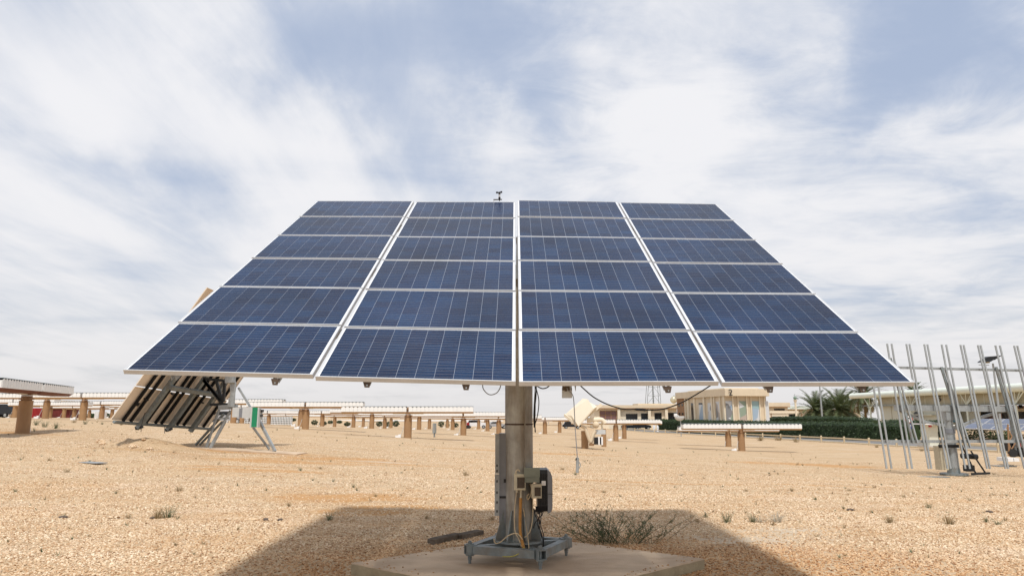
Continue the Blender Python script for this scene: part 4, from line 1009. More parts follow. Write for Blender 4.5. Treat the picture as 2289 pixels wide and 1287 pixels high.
SB = [(1937, 88, 22, 17, 'round green shrub by the road, leftmost of the roadside row'), (1962, 87, 22, 15, 'low green shrub second in the roadside row'), (1990, 86, 20, 20, 'green shrub in the roadside row just left of the round sign'),
      (2012, 92, 16, 20, 'darker shrub tucked behind the roadside row by the hedge'), (2048, 82, 26, 24, 'large shrub in the roadside row right under the round sign'), (2118, 78, 22, 22, 'yellowish shrub between the small booth and the grey frame pole'),
      (2165, 74, 30, 28, 'dense green shrub just right of the grey frame pole'), (2192, 72, 26, 24, 'green shrub below the ground mounted blue panels'), (2218, 70, 24, 22, 'small green shrub right of the panels, next to the rusty stand'), (2245, 69, 24, 20, 'last roadside shrub near the right edge')]
for i, (px, Y, w, h, lab) in enumerate(SB): shrub(px, Y + 14, w, h, lab, 'shrubs along the road', 40 + i)
SC = [(703, 150, 14, 11, 'dark green shrub right of the white array pillar, leftmost of the far shrubs'), (722, 150, 16, 9, 'second far shrub from the left, low and round'), (738, 165, 12, 7, 'third far shrub, olive and low'), (758, 170, 12, 6, 'small flat far shrub left of centre'), (776, 150, 14, 9, 'far shrub between two thin pillars'),
      (848, 150, 14, 11, 'dark far shrub just right of the thick tan pillar left of centre'), (868, 150, 14, 10, 'far shrub beside a pale pillar left of the middle'), (885, 150, 16, 13, 'tall dark far shrub left of the middle pillar'), (986, 150, 14, 13, 'far shrub right of the middle pillar by the meter cabinet'), (1018, 150, 14, 10, 'far shrub left of the red machine'), (1000, 152, 10, 9, 'narrow far shrub between two others near the meter cabinet'),
      (203, 135, 22, 10, 'far green shrub left group, beside the white container'), (235, 135, 22, 10, 'far green shrub near the lower corner of the leaning panels'), (250, 140, 16, 8, 'far green shrub hidden by the leaning panels'), (655, 165, 12, 7, 'dark far shrub right of the white grid fence')]
for i, (px, Y, w, h, lab) in enumerate(SC): shrub(px, Y, w, h, lab, 'far shrubs behind the arrays', 80 + i, 'hedge')

# ------------------------------------------------------------------ date palms
def frond(b, mrib, p, az, el, L, droop, nl, wl, rr):
    pts = []; d = Vector((math.cos(az), math.sin(az), 0)); q = Vector(p); e = el
    for i in range(8):
        pts.append(q.copy()); st = L / 7; q = q + (d * math.cos(e) + Vector((0, 0, math.sin(e)))) * st; e -= droop / 7
    b.tube(pts, [.035 * (1 - i / 9) for i in range(8)], 3, mrib)
    sd_ = Vector((-d.y, d.x, 0))
    for k in range(nl):
        f = (k + .8) / (nl + 1) * 7; i = min(6, int(f)); c = pts[i].lerp(pts[i + 1], f - i); t_ = (pts[i + 1] - pts[i]).normalized(); lw = wl * (math.sin(math.pi * (.12 + .85 * k / nl)) ** .6) * rr.uniform(.85, 1.1)
        for s_ in (-1, 1):
            v_ = (t_ * .75 + sd_ * s_ * .75 + Vector((0, 0, .25 - .2 * rr.random()))).normalized(); wd = t_ * .12
            b.add([c - wd, c + wd, c + v_ * lw + Vector((0, 0, -.06))], [(0, 1, 2)])
def palm(loc, th, L, seed, label, nf=64):
    rr = random.Random(seed); root = thing('date_palm', label, 'palm tree', loc, 0, 'date palms beyond the hedge')
    b = MB(); pts = [Vector((0, 0, z)) for z in np.linspace(-.3, th, 9)]
    b.tube(pts, [.34, .3, .27, .26, .25, .25, .26, .30, .34], 12)
    for k in range(60):
        a = k * 2.4; z = th * k / 60; b.box((math.cos(a) * .27, math.sin(a) * .27, z), (.12, .12, .14), Matrix.Rotation(a, 3, 'Z') @ Matrix.Rotation(.5, 3, 'Y'))
    part('trunk', b, M['bark'], root, world=False)
    b = MB(); bd = MB()
    for k in range(nf):
        az = k * 2.39996; t_ = k / nf; el = R(84 - 125 * t_ ** 1.1) + rr.gauss(0, .07)
        frond(bd if t_ > .86 else b, 0, (math.cos(az) * .12, math.sin(az) * .12, th), az, el, L * rr.uniform(.85, 1.08), R(55 + 25 * t_), 26, L * .19, rr)
    part('crown', b, M['palmleaf'], root, world=False); part('dry_fronds', bd, M['palmdry'], root, world=False); return root
PL = [(1826, 190, 919, 7.4, 'date palm behind the lamp post, leftmost of the four'), (1853, 198, 923, 6.8, 'low date palm between the first and the tallest one'), (1878, 185, 917, 8.0, 'broad date palm in the middle of the group'),
      (1896, 194, 919, 7.4, 'date palm right of the broad one, its crown overlapping it'), (1937, 175, 884, 6.2, 'tall date palm with its crown above the curved white roof'), (2052, 190, 884, 4.6, 'date palm top showing over the white roof, right of the tall palm')]
for i, (px, Y, th, L, lab) in enumerate(PL):
    p = at(px, 950, Y); p.z = gz(p.x, Y); palm(p, at(CX, th, Y).z - p.z, L, 300 + i, lab)

# ------------------------------------------------------------------ building marked 2
def wallz(px_top, Y): return at(CX, px_top, Y).z
b2 = thing('exhibition_building', 'cream building marked 2 with a deep fascia and tall banners between ribs', 'building', at(1622, 940, 136) * 1)
A0 = Vector((at(1512, 900, 162).x, 162, 0)); A1 = Vector((at(1622, 900, 136).x, 136, 0)); A2_ = Vector((at(1719, 900, 137).x, 137, 0)); A3 = A2_ + Vector((3, 26, 0)); A4 = A0 + Vector((9, 6, 0))
base = gz(A1.x, A1.y) - .5; zb = at(CX, 884.5, 136).z; zt = at(CX, 868.5, 136).z
foot = [A0, A1, A2_, A3, A4]
def solid(pts, z0, z1, b=None, mi=0):
    b = b or MB(); n = len(pts); vs = [(p.x, p.y, z) for z in (z0, z1) for p in pts]
    return b.add(vs, [tuple(range(n - 1, -1, -1)), tuple(range(n, 2 * n))] + [(i, (i + 1) % n, (i + 1) % n + n, i + n) for i in range(n)], mi)
cen = sum(foot, Vector()) / 5
w = part('wall', solid([p + (cen - p).normalized() * .9 for p in foot], base, zb + .2), M['cream'], b2); fixn(w.data)
w = part('fascia', solid([p + (p - cen).normalized() * .25 for p in foot], zb, zt), M['cream'], b2); fixn(w.data)
w = part('roof_parapet', solid([p + (cen - p).normalized() * 3.2 for p in foot], zt, zt + .3), M['cream2'], b2); fixn(w.data)
def on(px, A, B, off=0.0):
    """where the upright plane through A,B is met by the sight line of column px; off = distance towards the viewer"""
    d = raydir(px, 900); k = d.x / d.y; t_ = (k * A.y - A.x) / ((B.x - A.x) - k * (B.y - A.y)); p = A + (B - A) * t_
    n = Vector((-(B - A).y, (B - A).x, 0)).normalized(); n = n if n.y < 0 else -n
    return p + n * off
def facade_box(A, B, x0, x1, z0, z1, off, dep):
    a = on(x0, A, B); c = on(x1, A, B); n = Vector((-(B - A).y, (B - A).x, 0)).normalized(); n = n if n.y < 0 else -n
    pts = [a + n * off, c + n * off, c + n * (off - dep), a + n * (off - dep)]; return solid(pts, z0, z1)
inn = [p + (cen - p).normalized() * .9 for p in foot]
W0, W1, W2 = inn[0], inn[1], inn[2]
for x0, x1, A, B in [(1532, 1534, W0, W1), (1537, 1541, W0, W1), (1552, 1555, W0, W1), (1573, 1577, W0, W1), (1591, 1594, W0, W1), (1597, 1599, W0, W1), (1610, 1612, W0, W1), (1618, 1621, W0, W1), (1636, 1638.5, W1, W2), (1648, 1650, W1, W2), (1667, 1669.5, W1, W2), (1677, 1679, W1, W2), (1696, 1698, W1, W2), (1707, 1709, W1, W2)]:
    w = part('rib', facade_box(A, B, x0, x1, base, zb, .26, .3), M['cream2'], b2); fixn(w.data)
def banner_mat(name, cols, ang, sc=.5):
    m = bpy.data.materials.new(name); m.use_nodes = True; t = m.node_tree; t.nodes.clear(); N = NT(t)
    p = N.n('ShaderNodeNewGeometry').outputs['Position']; p = N.n('ShaderNodeMapping', {'Vector': p, 'Rotation': (0, R(ang), R(ang)), 'Scale': (sc, sc, sc)}).outputs[0]
    v = N.n('ShaderNodeTexVoronoi', {'Vector': p, 'Scale': 1.0}).outputs['Color']; f = N.n('ShaderNodeSeparateXYZ', {0: v}).outputs[0]
    c = N.ramp(f, [(i / len(cols), tuple(.55 * v_ + .18 for v_ in cc)) for i, cc in enumerate(cols)], 'CONSTANT'); N.n('ShaderNodeOutputMaterial', {0: N.n('ShaderNodeBsdfPrincipled', {'Base Color': c, 'Roughness': .5}).outputs[0]}); return m
wh = (.75, .77, .78); bl = (.25, .42, .60); dk = (.07, .07, .075); gn = (.14, .25, .12); tn = (.48, .34, .24); te = (.2, .45, .48)
BN = [(1562, 1572, 904, 941, W0, W1, [wh, wh, bl, wh], .3), (1582, 1591, 900, 941, W0, W1, [wh, dk, wh, tn], .7), (1600, 1609, 897, 941, W0, W1, [wh, dk, tn, bl], .6), (1621, 1636, 896, 940, W1, W2, [wh, dk, gn, bl, wh], .7),
      (1651, 1667, 896, 940, W1, W2, [wh, tn, gn, dk, wh], .6), (1680, 1696, 896, 940, W1, W2, [wh, te, wh, bl, gn], .55), (1709.5, 1718, 896, 940, W1, W2, [wh, wh, wh], .5)]
for i, (x0, x1, y0, y1, A, B, cols, sc) in enumerate(BN):
    Yb_ = on((x0 + x1) / 2, A, B).y
    w = part('banner', facade_box(A, B, x0 + .5, x1 - .5, at(CX, y1 + 4, Yb_).z, at(CX, y0, Yb_).z, .10, .07), banner_mat('banner_print', cols, 20 + 17 * i, sc), b2, label='printed banner'); fixn(w.data)
w = part('window', facade_box(W0, W1, 1544.5, 1551.5, base, at(CX, 900.5, 154).z, .05, .04), M['glass'], b2); fixn(w.data)
w = part('window', facade_box(W0, W1, 1562, 1570, at(CX, 904, 149).z, at(CX, 900, 149).z, .06, .05), M['glass'], b2); fixn(w.data)
w = part('brick_panel', facade_box(W0, W1, 1514, 1531, base, zb, .12, .1), M['brickm'], b2); fixn(w.data)
for x0, x1, y0, y1 in ((1517, 1521, 903, 908), (1524, 1528, 902, 907), (1517, 1521, 922, 927), (1524, 1528, 922, 927)):
    w = part('window', facade_box(W0, W1, x0, x1, at(CX, y1, 158).z, at(CX, y0, 158).z, .16, .05), M['glass'], b2); fixn(w.data)
nm = text_mesh('2', 1.75, .06); o = link('number', nm, b2); pn = on(1632, foot[1], foot[2], .50); o.location = pn - b2.location + Vector((0, 0, at(CX, 877.5, 136).z)); dd = foot[2] - foot[1]
o.rotation_euler = (math.pi / 2, 0, math.atan2(dd.y, dd.x))
# low wing to the left with windows
def low_building(name, label, Y, x0, x1, ytop, yband, ybase, depth, wins, roofx=None, m1='cream', m2='cream2', colx=()):
    a = at(x0, 940, Y); c = at(x1, 940, Y); g = min(gz(a.x, Y), gz(c.x, Y)) - .4
    root = thing(name, label, 'building', ((a.x + c.x) / 2, Y, g))
    z = lambda py: at(CX, py, Y).z
    part('wall', MB().box(((a.x + c.x) / 2, Y + depth / 2, (g + z(yband)) / 2), (c.x - a.x, depth, z(yband) - g)), M[m2], root)
    part('fascia', MB().box(((a.x + c.x) / 2, Y + depth / 2 - .3, (z(ytop) + z(yband)) / 2), (c.x - a.x + .6, depth + 1.4, z(ytop) - z(yband))), M[m1], root)
    part('soffit_trim', MB().box(((a.x + c.x) / 2, Y - .95, z(yband) - .12), (c.x - a.x + .5, .12, .2)), M['collarm'], root)
    if roofx:
        r0 = at(roofx[0], 940, Y + 6); r1 = at(roofx[1], 940, Y + 6); part('raised_roof', MB().box(((r0.x + r1.x) / 2, Y + 8, (z(roofx[2]) + z(ytop)) / 2), (r1.x - r0.x, 8, z(roofx[2]) - z(ytop) + .01)), M[m1], root)
    for (q0, q1, p0, p1, nx, ny, mm) in wins:
        wa = at(q0, p1, Y); wc = at(q1, p0, Y); fr_ = MB(); W_ = wc.x - wa.x; H_ = wc.z - wa.z
        for i in range(nx + 1): fr_.box((wa.x + W_ * i / nx, Y - .05, (wa.z + wc.z) / 2), (.14, .12, H_))
        for j in range(ny + 1): fr_.box(((wa.x + wc.x) / 2, Y - .052, wa.z + H_ * j / ny), (W_ + .13, .11, .13))
        f = part('window', fr_, M['collarm' if mm == 'pinkglass' else 'blacksteel'], root)
        for i in range(nx):
            for j in range(ny): part('pane', MB().box((wa.x + W_ * (i + .5) / nx, Y - .01, wa.z + H_ * (j + .5) / ny), (W_ / nx - .15, .05, H_ / ny - .14)), M[mm], f)
    for q in colx:
        p = at(q, 940, Y); part('column', MB().box((p.x, Y - .5, (g + z(yband)) / 2), (.7, .7, z(yband) - g)), M[m2], root)
    return root
low_building('office_building', 'long low cream office with dark openings, left of the building marked 2', 178, 1328, 1514, 905, 911.5, 945, 10,
  [(1341, 1378, 918, 937, 3, 2, 'pinkglass'), (1400, 1424, 925, 940, 2, 1, 'glass'), (1434, 1448, 924, 940, 1, 1, 'glass'), (1464, 1478, 923, 940, 2, 1, 'glass'), (1493, 1514, 922.5, 942, 2, 1, 'glass')],
  (1424, 1512, 901), colx=(1383, 1451, 1489))
low_building('low_building', 'low cream building with a flat canopy between the building marked 2 and the palms', 182, 1719, 1763, 899.5, 908, 945, 10, [(1731, 1753, 913.5, 916, 1, 1, 'glass'), (1726, 1745, 931, 944, 2, 1, 'tealglass')], None)
low_building('low_building', 'distant pale building with a white roof behind the palms', 210, 1758, 1925, 907, 914, 945, 8, [(1802, 1815, 925, 932, 1, 1, 'glass'), (1745 + 20, 1778, 926, 938, 1, 1, 'glass')], None, 'roofwhite', 'cream2')
p = at(1730, 940, 150)
p = at(1730, 940, 176)
cnp = thing('canopy', 'flat cream canopy on dark columns in front of the low building beside the palms', 'canopy', (p.x, 176, gz(p.x, 176)))
part('canopy_roof', px_box(MB(), 1720, 918, 1785, 923, 174, 4), M['cream2'], cnp)
for q in (1725, 1781, 1793): part('column', px_box(MB(), q - 1.3, 923, q + 1.3, 948, 174.3, .4), M['collarm'], cnp)
p = at(1506, 893, 186)
gd = thing('roof_tank', 'pale globe shaped tank on the roof beside the building marked 2', 'tank', (p.x, 186, p.z))
part('globe', MB().sphere((p.x, 186, at(1506, 893, 186).z), .98, 20), M['globe'], gd, sm=True)
part('cap', MB().cyl((p.x + .1, 186, at(1506, 886.5, 186).z), (p.x + .1, 186, at(1506, 883, 186).z), .18, 10), M['galv'], gd)
# sculpture-like dish and shrub beside it
ds = at(1521, 930, 118); 
sc_ = thing('dish_antenna', 'small pale dish shaped antenna standing by the hedge, left of the ribbed building', 'antenna', (ds.x, 118, gz(ds.x, 118)))
part('dish', MB().sphere(at(1519, 931, 118), .85, 14, sc=(1, .5, .8), z0=-90, z1=10), M['greybox'], sc_, sm=True)
part('mast', MB().cyl((ds.x, 118.1, gz(ds.x, 118)), (ds.x, 118.1, ds.z), .08, 8), M['galv'], sc_)
part('feed', MB().bar(at(1511, 924, 118), at(1519, 931, 118), .12, .12).box(at(1510, 927, 118), (.5, .3, .5)), M['white'], sc_)

# ------------------------------------------------------------------ lattice mast behind the office
mD = 215
mt = thing('lattice_mast', 'thin steel lattice mast rising behind the low office', 'mast', (at(1461, 900, mD).x, mD, gz(20, mD)))
xl0, xr0 = 1449, 1476; 
def mz(y): return at(CX, y, mD).z
lv = [940, 920, 903, 884, 865, 848, 832]
def mx_(y, s_): return at(1462 + s_ * (12.5 + (y - 862) * .07), y, mD).x
for s_ in (-1, 1):
    for dY in (0, 3): part('leg', MB().bar((mx_(940, s_), mD + dY, mz(940)), (mx_(832, s_), mD + dY, mz(832)), .14, .14), M['galvblue'], mt)
b = MB()
for i, y in enumerate(lv[:-1]):
    b.bar((mx_(y, -1), mD, mz(y)), (mx_(y, 1), mD, mz(y)), .1, .1)
    y2 = lv[i + 1]; xm = (mx_(y2, -1) + mx_(y2, 1)) / 2
    b.bar((mx_(y, -1), mD, mz(y)), (xm, mD, mz(y2)), .09, .09); b.bar((mx_(y, 1), mD, mz(y)), (xm, mD, mz(y2)), .09, .09)
part('bracing', b, M['galvblue'], mt)
xm = at(1462, 900, mD).x; b = MB().bar((xm, mD + 1, mz(940)), (xm, mD + 1, mz(832)), .3, .3)
for y in range(835, 935, 5): b.box((xm, mD + .8, mz(y)), (.9, .1, .08))
part('cable_ladder', b, M['galvblue'], mt)

# ------------------------------------------------------------------ beige cladded building with the tubular white roof edge (right)
b5 = thing('truss_roof_building', 'long beige cladded building with a white tubular roof edge, lettered S, at right', 'building', (84, 110, gz(84, 110)))
E0 = at(1903, 884.5, 165); E1 = at(2300, 862, 109); dE = (E1 - E0).normalized(); E2 = E1 + dE * 9
zr = (E0.z + E1.z) / 2
E0.z = at(CX, 885, 165).z; E1.z = at(CX, 864.5, 109).z
part('roof_tube', MB().tube([E0, E0.lerp(E1, .5), E1, E1 + (E1 - E0).normalized() * 9], [.62, .66, .7, .7], 16), M['roofwhite'], b5, sm=True)
hz_ = Vector((dE.x, dE.y, 0)).normalized(); nR = Vector((hz_.y, -hz_.x, 0)); nR = nR if nR.x > 0 else -nR
def rp(px, off=0.0):
    a = Vector((E0.x, E0.y, 0)) + nR * off; c = Vector((E1.x, E1.y, 0)) + nR * off; return on(px, a, c)
def quadwall(name, x0, x1, yt0, yt1, yb0, yb1, off, dep, m, par=None, lab=None):
    a = rp(x0, off); c = rp(x1, off); vs = []
    for p, yt, yb in ((a, yt0, yb0), (c, yt1, yb1)):
        for z in (at(CX, yb, p.y).z, at(CX, yt, p.y).z): vs += [(p.x, p.y, z), (p.x + nR.x * dep, p.y + nR.y * dep, z)]
    b = MB().add(vs, [(0, 2, 6, 4), (1, 5, 7, 3), (0, 4, 5, 1), (2, 3, 7, 6), (0, 1, 3, 2), (4, 6, 7, 5)])
    o = part(name, b, m, par or b5, label=lab); fixn(o.data); return o
quadwall('upper_wall', 1963, 2300, 882, 868, 905, 902, 1.2, .5, M['olive'])
quadwall('lower_wall', 1966, 2098, 906.5, 905, 950, 955, 2.0, .4, M['ivory'])
quadwall('edge_beam', 1930, 2300, 905.5, 902, 907.5, 904.5, .7, .4, M['galvblue'])
quadwall('roof_slab', 1925, 2300, 879, 863, 882, 868, .6, 14, M['roofwhite'])
quadwall('recess', 2098, 2172, 905, 904, 911, 910, 1.6, .4, M['black'])
quadwall('lower_wall', 2098, 2125, 911, 911, 950, 955, 2.2, .4, M['ivory'])
quadwall('glazing', 2111, 2135, 914, 914, 942, 944, 2.0, .1, M['tealglass'])
quadwall('lower_wall', 2125, 2185, 904.5, 904.5, 955, 958, 4, .4, M['ivory'])
for x in (1990, 2020, 2060): quadwall('panel_joint', x, x + 1, 907, 906.5, 950, 952, 1.95, .06, M['olive'])
for x in (1995, 2030, 2068, 2110, 2150, 2200, 2250): quadwall('panel_joint', x, x + .9, 881, 880, 904, 904, 1.15, .06, M['ivory'])
w = quadwall('window', 2040, 2053, 922, 922, 944, 945, 1.9, .15, M['glass']); quadwall('window_arch', 2042, 2051, 919.5, 919.5, 923, 923, 1.9, .15, M['glass'])
quadwall('sun_shade', 2030, 2080, 925.5, 926, 927, 928, 1.2, .7, M['ivory'])
# V shaped roof struts
b = None
for xs_, ys_ in ((1944, 912), (2035, 908), (2160, 905), (2270, 902)):
    f = rp(xs_, .9); fz = at(CX, ys_, f.y).z
    part('strut_column', MB().cyl((f.x, f.y, gz(f.x, f.y)), (f.x, f.y, fz), .17, 10), M['roofwhite'], b5, sm=True)
    for dx_, off in ((-14, 0), (0, .5), (16, 1.2), (26, .4)):
        g_ = rp(xs_ + dx_, off * .5); k = (xs_ + dx_ - 1903) / 397; gzz = at(CX, 885 - 21 * k, g_.y).z - .3
        part('strut', MB().bar((f.x, f.y, fz), (g_.x, g_.y, gzz), .12, .12), M['roofwhite'], b5)
nm = text_mesh('S', 1.5, .05); o = link('letter', nm, b5); pn = rp(2100.5, 1.1); o.location = Vector((pn.x, pn.y, at(CX, 891, pn.y).z)) - b5.location; o.rotation_euler = (math.pi / 2, 0, math.atan2(dE.y, dE.x)); o.scale = (1.6, 1, 1)
# brown block building under the same roof edge
bb_ = thing('block_building', 'pale brown block building with dark openings behind the ground mounted panels, right edge', 'building', (rp(2240, 8).x, rp(2240, 8).y, gz(80, 110)))
quadwall('wall', 2172, 2310, 906, 906, 958, 960, 6.5, .4, M['pinkbrick'], bb_)
for x0, x1, y0, y1 in ((2222, 2228, 903, 916), (2176, 2215, 921, 928), (2236, 2310, 916, 950), (2176, 2181, 914, 926), (2276, 2282, 902, 915)): quadwall('opening', x0, x1, y0, y0, y1, y1, 6.3, .2, M['glass'], bb_)
quadwall('ledge', 2166, 2300, 918, 917, 920, 919, 5.9, .5, M['cream'], bb_)
quadwall('red_post', 2250, 2256, 922, 922, 944, 944, 5.8, .3, M['red'], bb_)
quadwall('ledge', 2255, 2310, 913, 912, 917, 916, 5.9, .6, M['cream'], bb_)

# ------------------------------------------------------------------ small booth, signs, lamps
kb = at(2090, 997, 66); kb.z = gz(kb.x, 66)
bo = thing('guard_booth', 'narrow white booth with a thin overhanging sloped roof, behind the bare frame', 'booth', kb)
part('wall', px_box(MB(), 2074, 947, 2101, 997, 66, 1.3), M['ivory'], bo)
part('roof', MB().prism([(at(2066, 946, 65.6).x, at(2066, 946, 65.6).z), (at(2132, 949, 65.6).x, at(2132, 949, 65.6).z), (at(2132, 951, 65.6).x, at(2132, 951, 65.6).z), (at(2066, 948.5, 65.6).x, at(2066, 948.5, 65.6).z)], (0, 65.4, 0), (1, 0, 0), (0, 0, 1), (0, 2.0, 0)), M['white'], bo)
part('door_slit', px_box(MB(), 2098, 965, 2100.5, 995, 65.95, .1), M['black'], bo)
part('wall_lamp', px_box(MB(), 2078, 950, 2083, 954, 65.8, .2), M['signred'], bo)
part('base', px_box(MB(), 2072, 995, 2103, 999, 65.8, 1.6), M['concrete'], bo)
sg = at(2035, 970, 84); sg.z = gz(sg.x, 84)
sn = thing('road_sign', 'round white sign with a red rim above a small blue direction sign', 'road sign', sg)
zc = at(2035, 936, 84).z
part('post', MB().cyl(sg, (sg.x, 84, zc), .04, 8), M['galv'], sn)
f = part('round_plate', MB().cyl((sg.x - .05, 83.92, zc), (sg.x - .05, 83.88, zc), .46, 28), M['signred'], sn)
part('face', MB().cyl((sg.x - .05, 83.88, zc), (sg.x - .05, 83.86, zc), .36, 28), M['white'], f)
b = MB().box((sg.x - .05, 83.85, zc + .08), (.36, .01, .07)); b.box((sg.x - .05, 83.85, zc + .14), (.2, .01, .06)); b.box((sg.x - .05, 83.85, zc - .06), (.4, .01, .03))
part('symbol', b, M['black'], f)
f = part('blue_plate', px_box(MB(), 2029, 946, 2041, 958, 83.9, .04), M['signblue'], sn)
zc2 = at(2035, 952, 84).z; xx = sg.x
part('arrow', MB().prism([(-.05, -.2), (.05, -.2), (.05, .02), (.14, .02), (0, .22), (-.14, .02), (-.05, .02)], (xx, 83.87, zc2), (1, 0, 0), (0, 0, 1), (0, .02, 0)), M['white'], f)
def lamp(px, pyb, Y, pyt, r, label):
    p = at(px, pyb, Y); g = gz(p.x, Y); t_ = thing('lamp_post', label, 'lamp post', (p.x, Y, g)); z1 = at(CX, pyt, Y).z
    part('pole', MB().cyl((p.x, Y, g), (p.x, Y, z1), r, 10, r2=r * .6), M['galv'], t_, sm=True)
    part('arm', MB().bar((p.x, Y, z1), (p.x - 1.2, Y, z1 + .3), .08, .08), M['galv'], t_); part('lamp_head', MB().box((p.x - 1.5, Y, z1 + .32), (.7, .3, .14)), M['cover'], t_); return t_
lamp(1839, 945, 150, 800, .2, 'tall plain lamp post in front of the date palms')
sp = at(2228, 878, 55); spz = at(CX, 812, 55).z; gg = gz(sp.x, 55)
sl_ = thing('solar_street_lamp', 'solar street lamp with a tilted dark panel on top, behind the bare rails', 'street lamp', (sp.x, 55, gg))
part('pole', MB().cyl((sp.x + .0, 55, gg), (sp.x - .0, 55, spz), .10, 10, r2=.07), M['galv'], sl_, sm=True)
zx = at(2207, 802, 55)
b = MB().prism([(at(x, y, 55).x, at(x, y, 55).z) for x, y in ((2184, 808), (2202, 798), (2233, 794.5), (2216, 805))], (0, 54.6, 0), (1, 0, 0), (0, 0, 1), (.0, .06, 0.0)); part('panel', b, M['blacksteel'], sl_)
b = MB(); P4 = [at(2185, 809, 54.2), at(2215, 806.5, 54.2), at(2233, 795, 55.6), at(2202, 797, 55.6)]; q4 = [p_ + Vector((0, 0, -.05)) for p_ in P4]
part('panel_frame', MB().add(P4 + q4, [(0, 1, 2, 3), (7, 6, 5, 4), (0, 4, 5, 1), (1, 5, 6, 2), (2, 6, 7, 3), (3, 7, 4, 0)]), M['blacksteel'], sl_)
part('lamp_arm', MB().bar(at(2188, 815, 55), at(2211, 815.5, 55), .05, .05), M['galv'], sl_); part('lamp_head', px_box(MB(), 2203, 808, 2213, 811, 54.8, .3), M['beigebox'], sl_)
# loudspeaker mast
lm = at(1781, 940, 165); lm.z = gz(lm.x, 165)
ls = thing('siren_mast', 'slim cream mast with a green bulb and loudspeakers on top, left of the palms', 'mast', lm)
part('mast', MB().cyl(lm, (lm.x, 165, at(CX, 893, 165).z), .22, 10).cyl((lm.x, 165, at(CX, 899, 165).z), (lm.x, 165, at(CX, 893, 165).z), .25, 10, r2=.45), M['cream2'], ls, sm=True)
part('bulb', MB().sphere((lm.x, 165, at(CX, 889, 165).z), .42, 12), mat('green_bulb', (.18, .26, .2), .4), ls, sm=True)
part('spike', MB().cyl((lm.x, 165, at(CX, 886, 165).z), (lm.x, 165, at(CX, 880, 165).z), .06, 6), M['galv'], ls)
part('loudspeaker', MB().cyl((lm.x + .3, 165, at(CX, 890, 165).z), (lm.x + .75, 164.9, at(CX, 890, 165).z), .1, 8, r2=.2), M['cover'], ls)

# ------------------------------------------------------------------ ground mounted blue panels behind the bare frame
gp = at(2225, 960, 88); gp.z = gz(gp.x, 88)
pvx = thing('ground_array', 'low ground mounted blue panels behind the bare frame rails', 'solar array', gp)
Q = [at(2146, 956.5, 84), at(2304, 962, 84), at(2330, 935, 90), at(2192, 935.5, 90)]
Q = [at(2150, 957, 84), at(2310, 963, 82), at(2340, 936, 90), at(2186, 935, 92)]
nu, nv = 5, 2
for i in range(nu):
    for j in range(nv):
        def bl_(u, v): return Q[0].lerp(Q[1], u).lerp(Q[3].lerp(Q[2], u), v)
        g1 = .02; g2 = .03
        c4 = [bl_((i + g1) / nu, (j + g2) / nv), bl_((i + 1 - g1) / nu, (j + g2) / nv), bl_((i + 1 - g1) / nu, (j + 1 - g2) / nv), bl_((i + g1) / nu, (j + 1 - g2) / nv)]
        dn = Vector((0, .03, -.08)); b = MB().add(c4 + [p_ + dn for p_ in c4], [(0, 1, 2, 3), (7, 6, 5, 4), (0, 4, 5, 1), (1, 5, 6, 2), (2, 6, 7, 3), (3, 7, 4, 0)])
        f = part('panel', b, M['alu'], pvx); k = .05
        cc = sum(c4, Vector()) / 4; c5 = [p_.lerp(cc, .09) + Vector((0, -.01, .02)) for p_ in c4]
        part('panel_face', MB().add(c5, [(0, 1, 2, 3)]), mat('far_panel_face', (.03, .045, .10), .25, 0, .1, 2) if not (i or j) else bpy.data.materials['far_panel_face'], f)
for u in (.1, .5, .9):
    p_ = Q[0].lerp(Q[1], u); q_ = Q[3].lerp(Q[2], u); m_ = p_.lerp(q_, .6)
    part('support', MB().bar((m_.x, m_.y + .1, gz(m_.x, m_.y)), m_ + Vector((0, .1, -.15)), .12, .12), M['galvblue'], pvx)

# rusty wheeled stand at the right edge
ws = at(2268, 1020, 44); ws.z = gz(ws.x, 44)
wsn = thing('wheeled_stand', 'rusty wheeled steel stand with grey post and red engine cover, at the right edge', 'machine', ws)
part('frame', MB().bar(at(2253, 948, 44), at(2256, 1018, 44), .07, .07).bar(at(2253, 1018, 44), at(2272, 985, 44), .05, .05).bar(at(2253, 985, 44), at(2266, 1018, 44), .05, .05).bar(at(2250, 955, 44), at(2262, 975, 44), .06, .06).bar(at(2262, 975, 44), at(2253, 990, 44), .05, .05), M['collarm'], wsn)
part('post', MB().bar(at(2263, 935, 44.3), at(2269, 990, 44.3), .25, .25).bar(at(2268, 985, 44.2), at(2273, 1020, 44.2), .12, .12), M['galvblue'], wsn)
part('grey_box', px_box(MB(), 2254, 989, 2268, 1008, 44.4, .5), M['blacksteel'], wsn)
part('engine_cover', px_box(MB(), 2280, 989, 2289, 998, 43.8, .8), M['red'], wsn); part('engine', px_box(MB(), 2278, 998, 2292, 1018, 44, .8), M['black'], wsn)
for x in (2266, 2286): part('wheel', MB().cyl(at(x, 1012, 43.9), at(x, 1012, 43.9) + Vector((0, .2, 0)), .26, 16), M['tyre'], wsn)
cbk = px_box(px_box(MB(), 2253, 1023, 2266, 1031, 42.4, 1.0), 2266.4, 1023.6, 2279, 1031, 42.4, 1.0)
solo('concrete_block', cbk, M['white'], 'pair of white concrete blocks under the rusty wheeled stand', 'concrete block', at(2266, 1027, 43))
pk = at(2240, 1017, 43); pk.z = gz(pk.x, 43) + .03
solo('steel_plate', MB().box(pk, (1.1, .8, .05)), M['galvblue'], 'flat grey steel plate on the sand left of the white blocks', 'steel plate', pk)
# ground plate in the shade of the bare frame
pk = at(2085, 1053, 33.0); pk.z = ground(pk.x, 33) + .01
solo('steel_plate', MB().box(pk, (1.3, .5, .03)), M['galvblue'], 'thin grey plate lying below the rails, left of the frame pole', 'steel plate', pk)

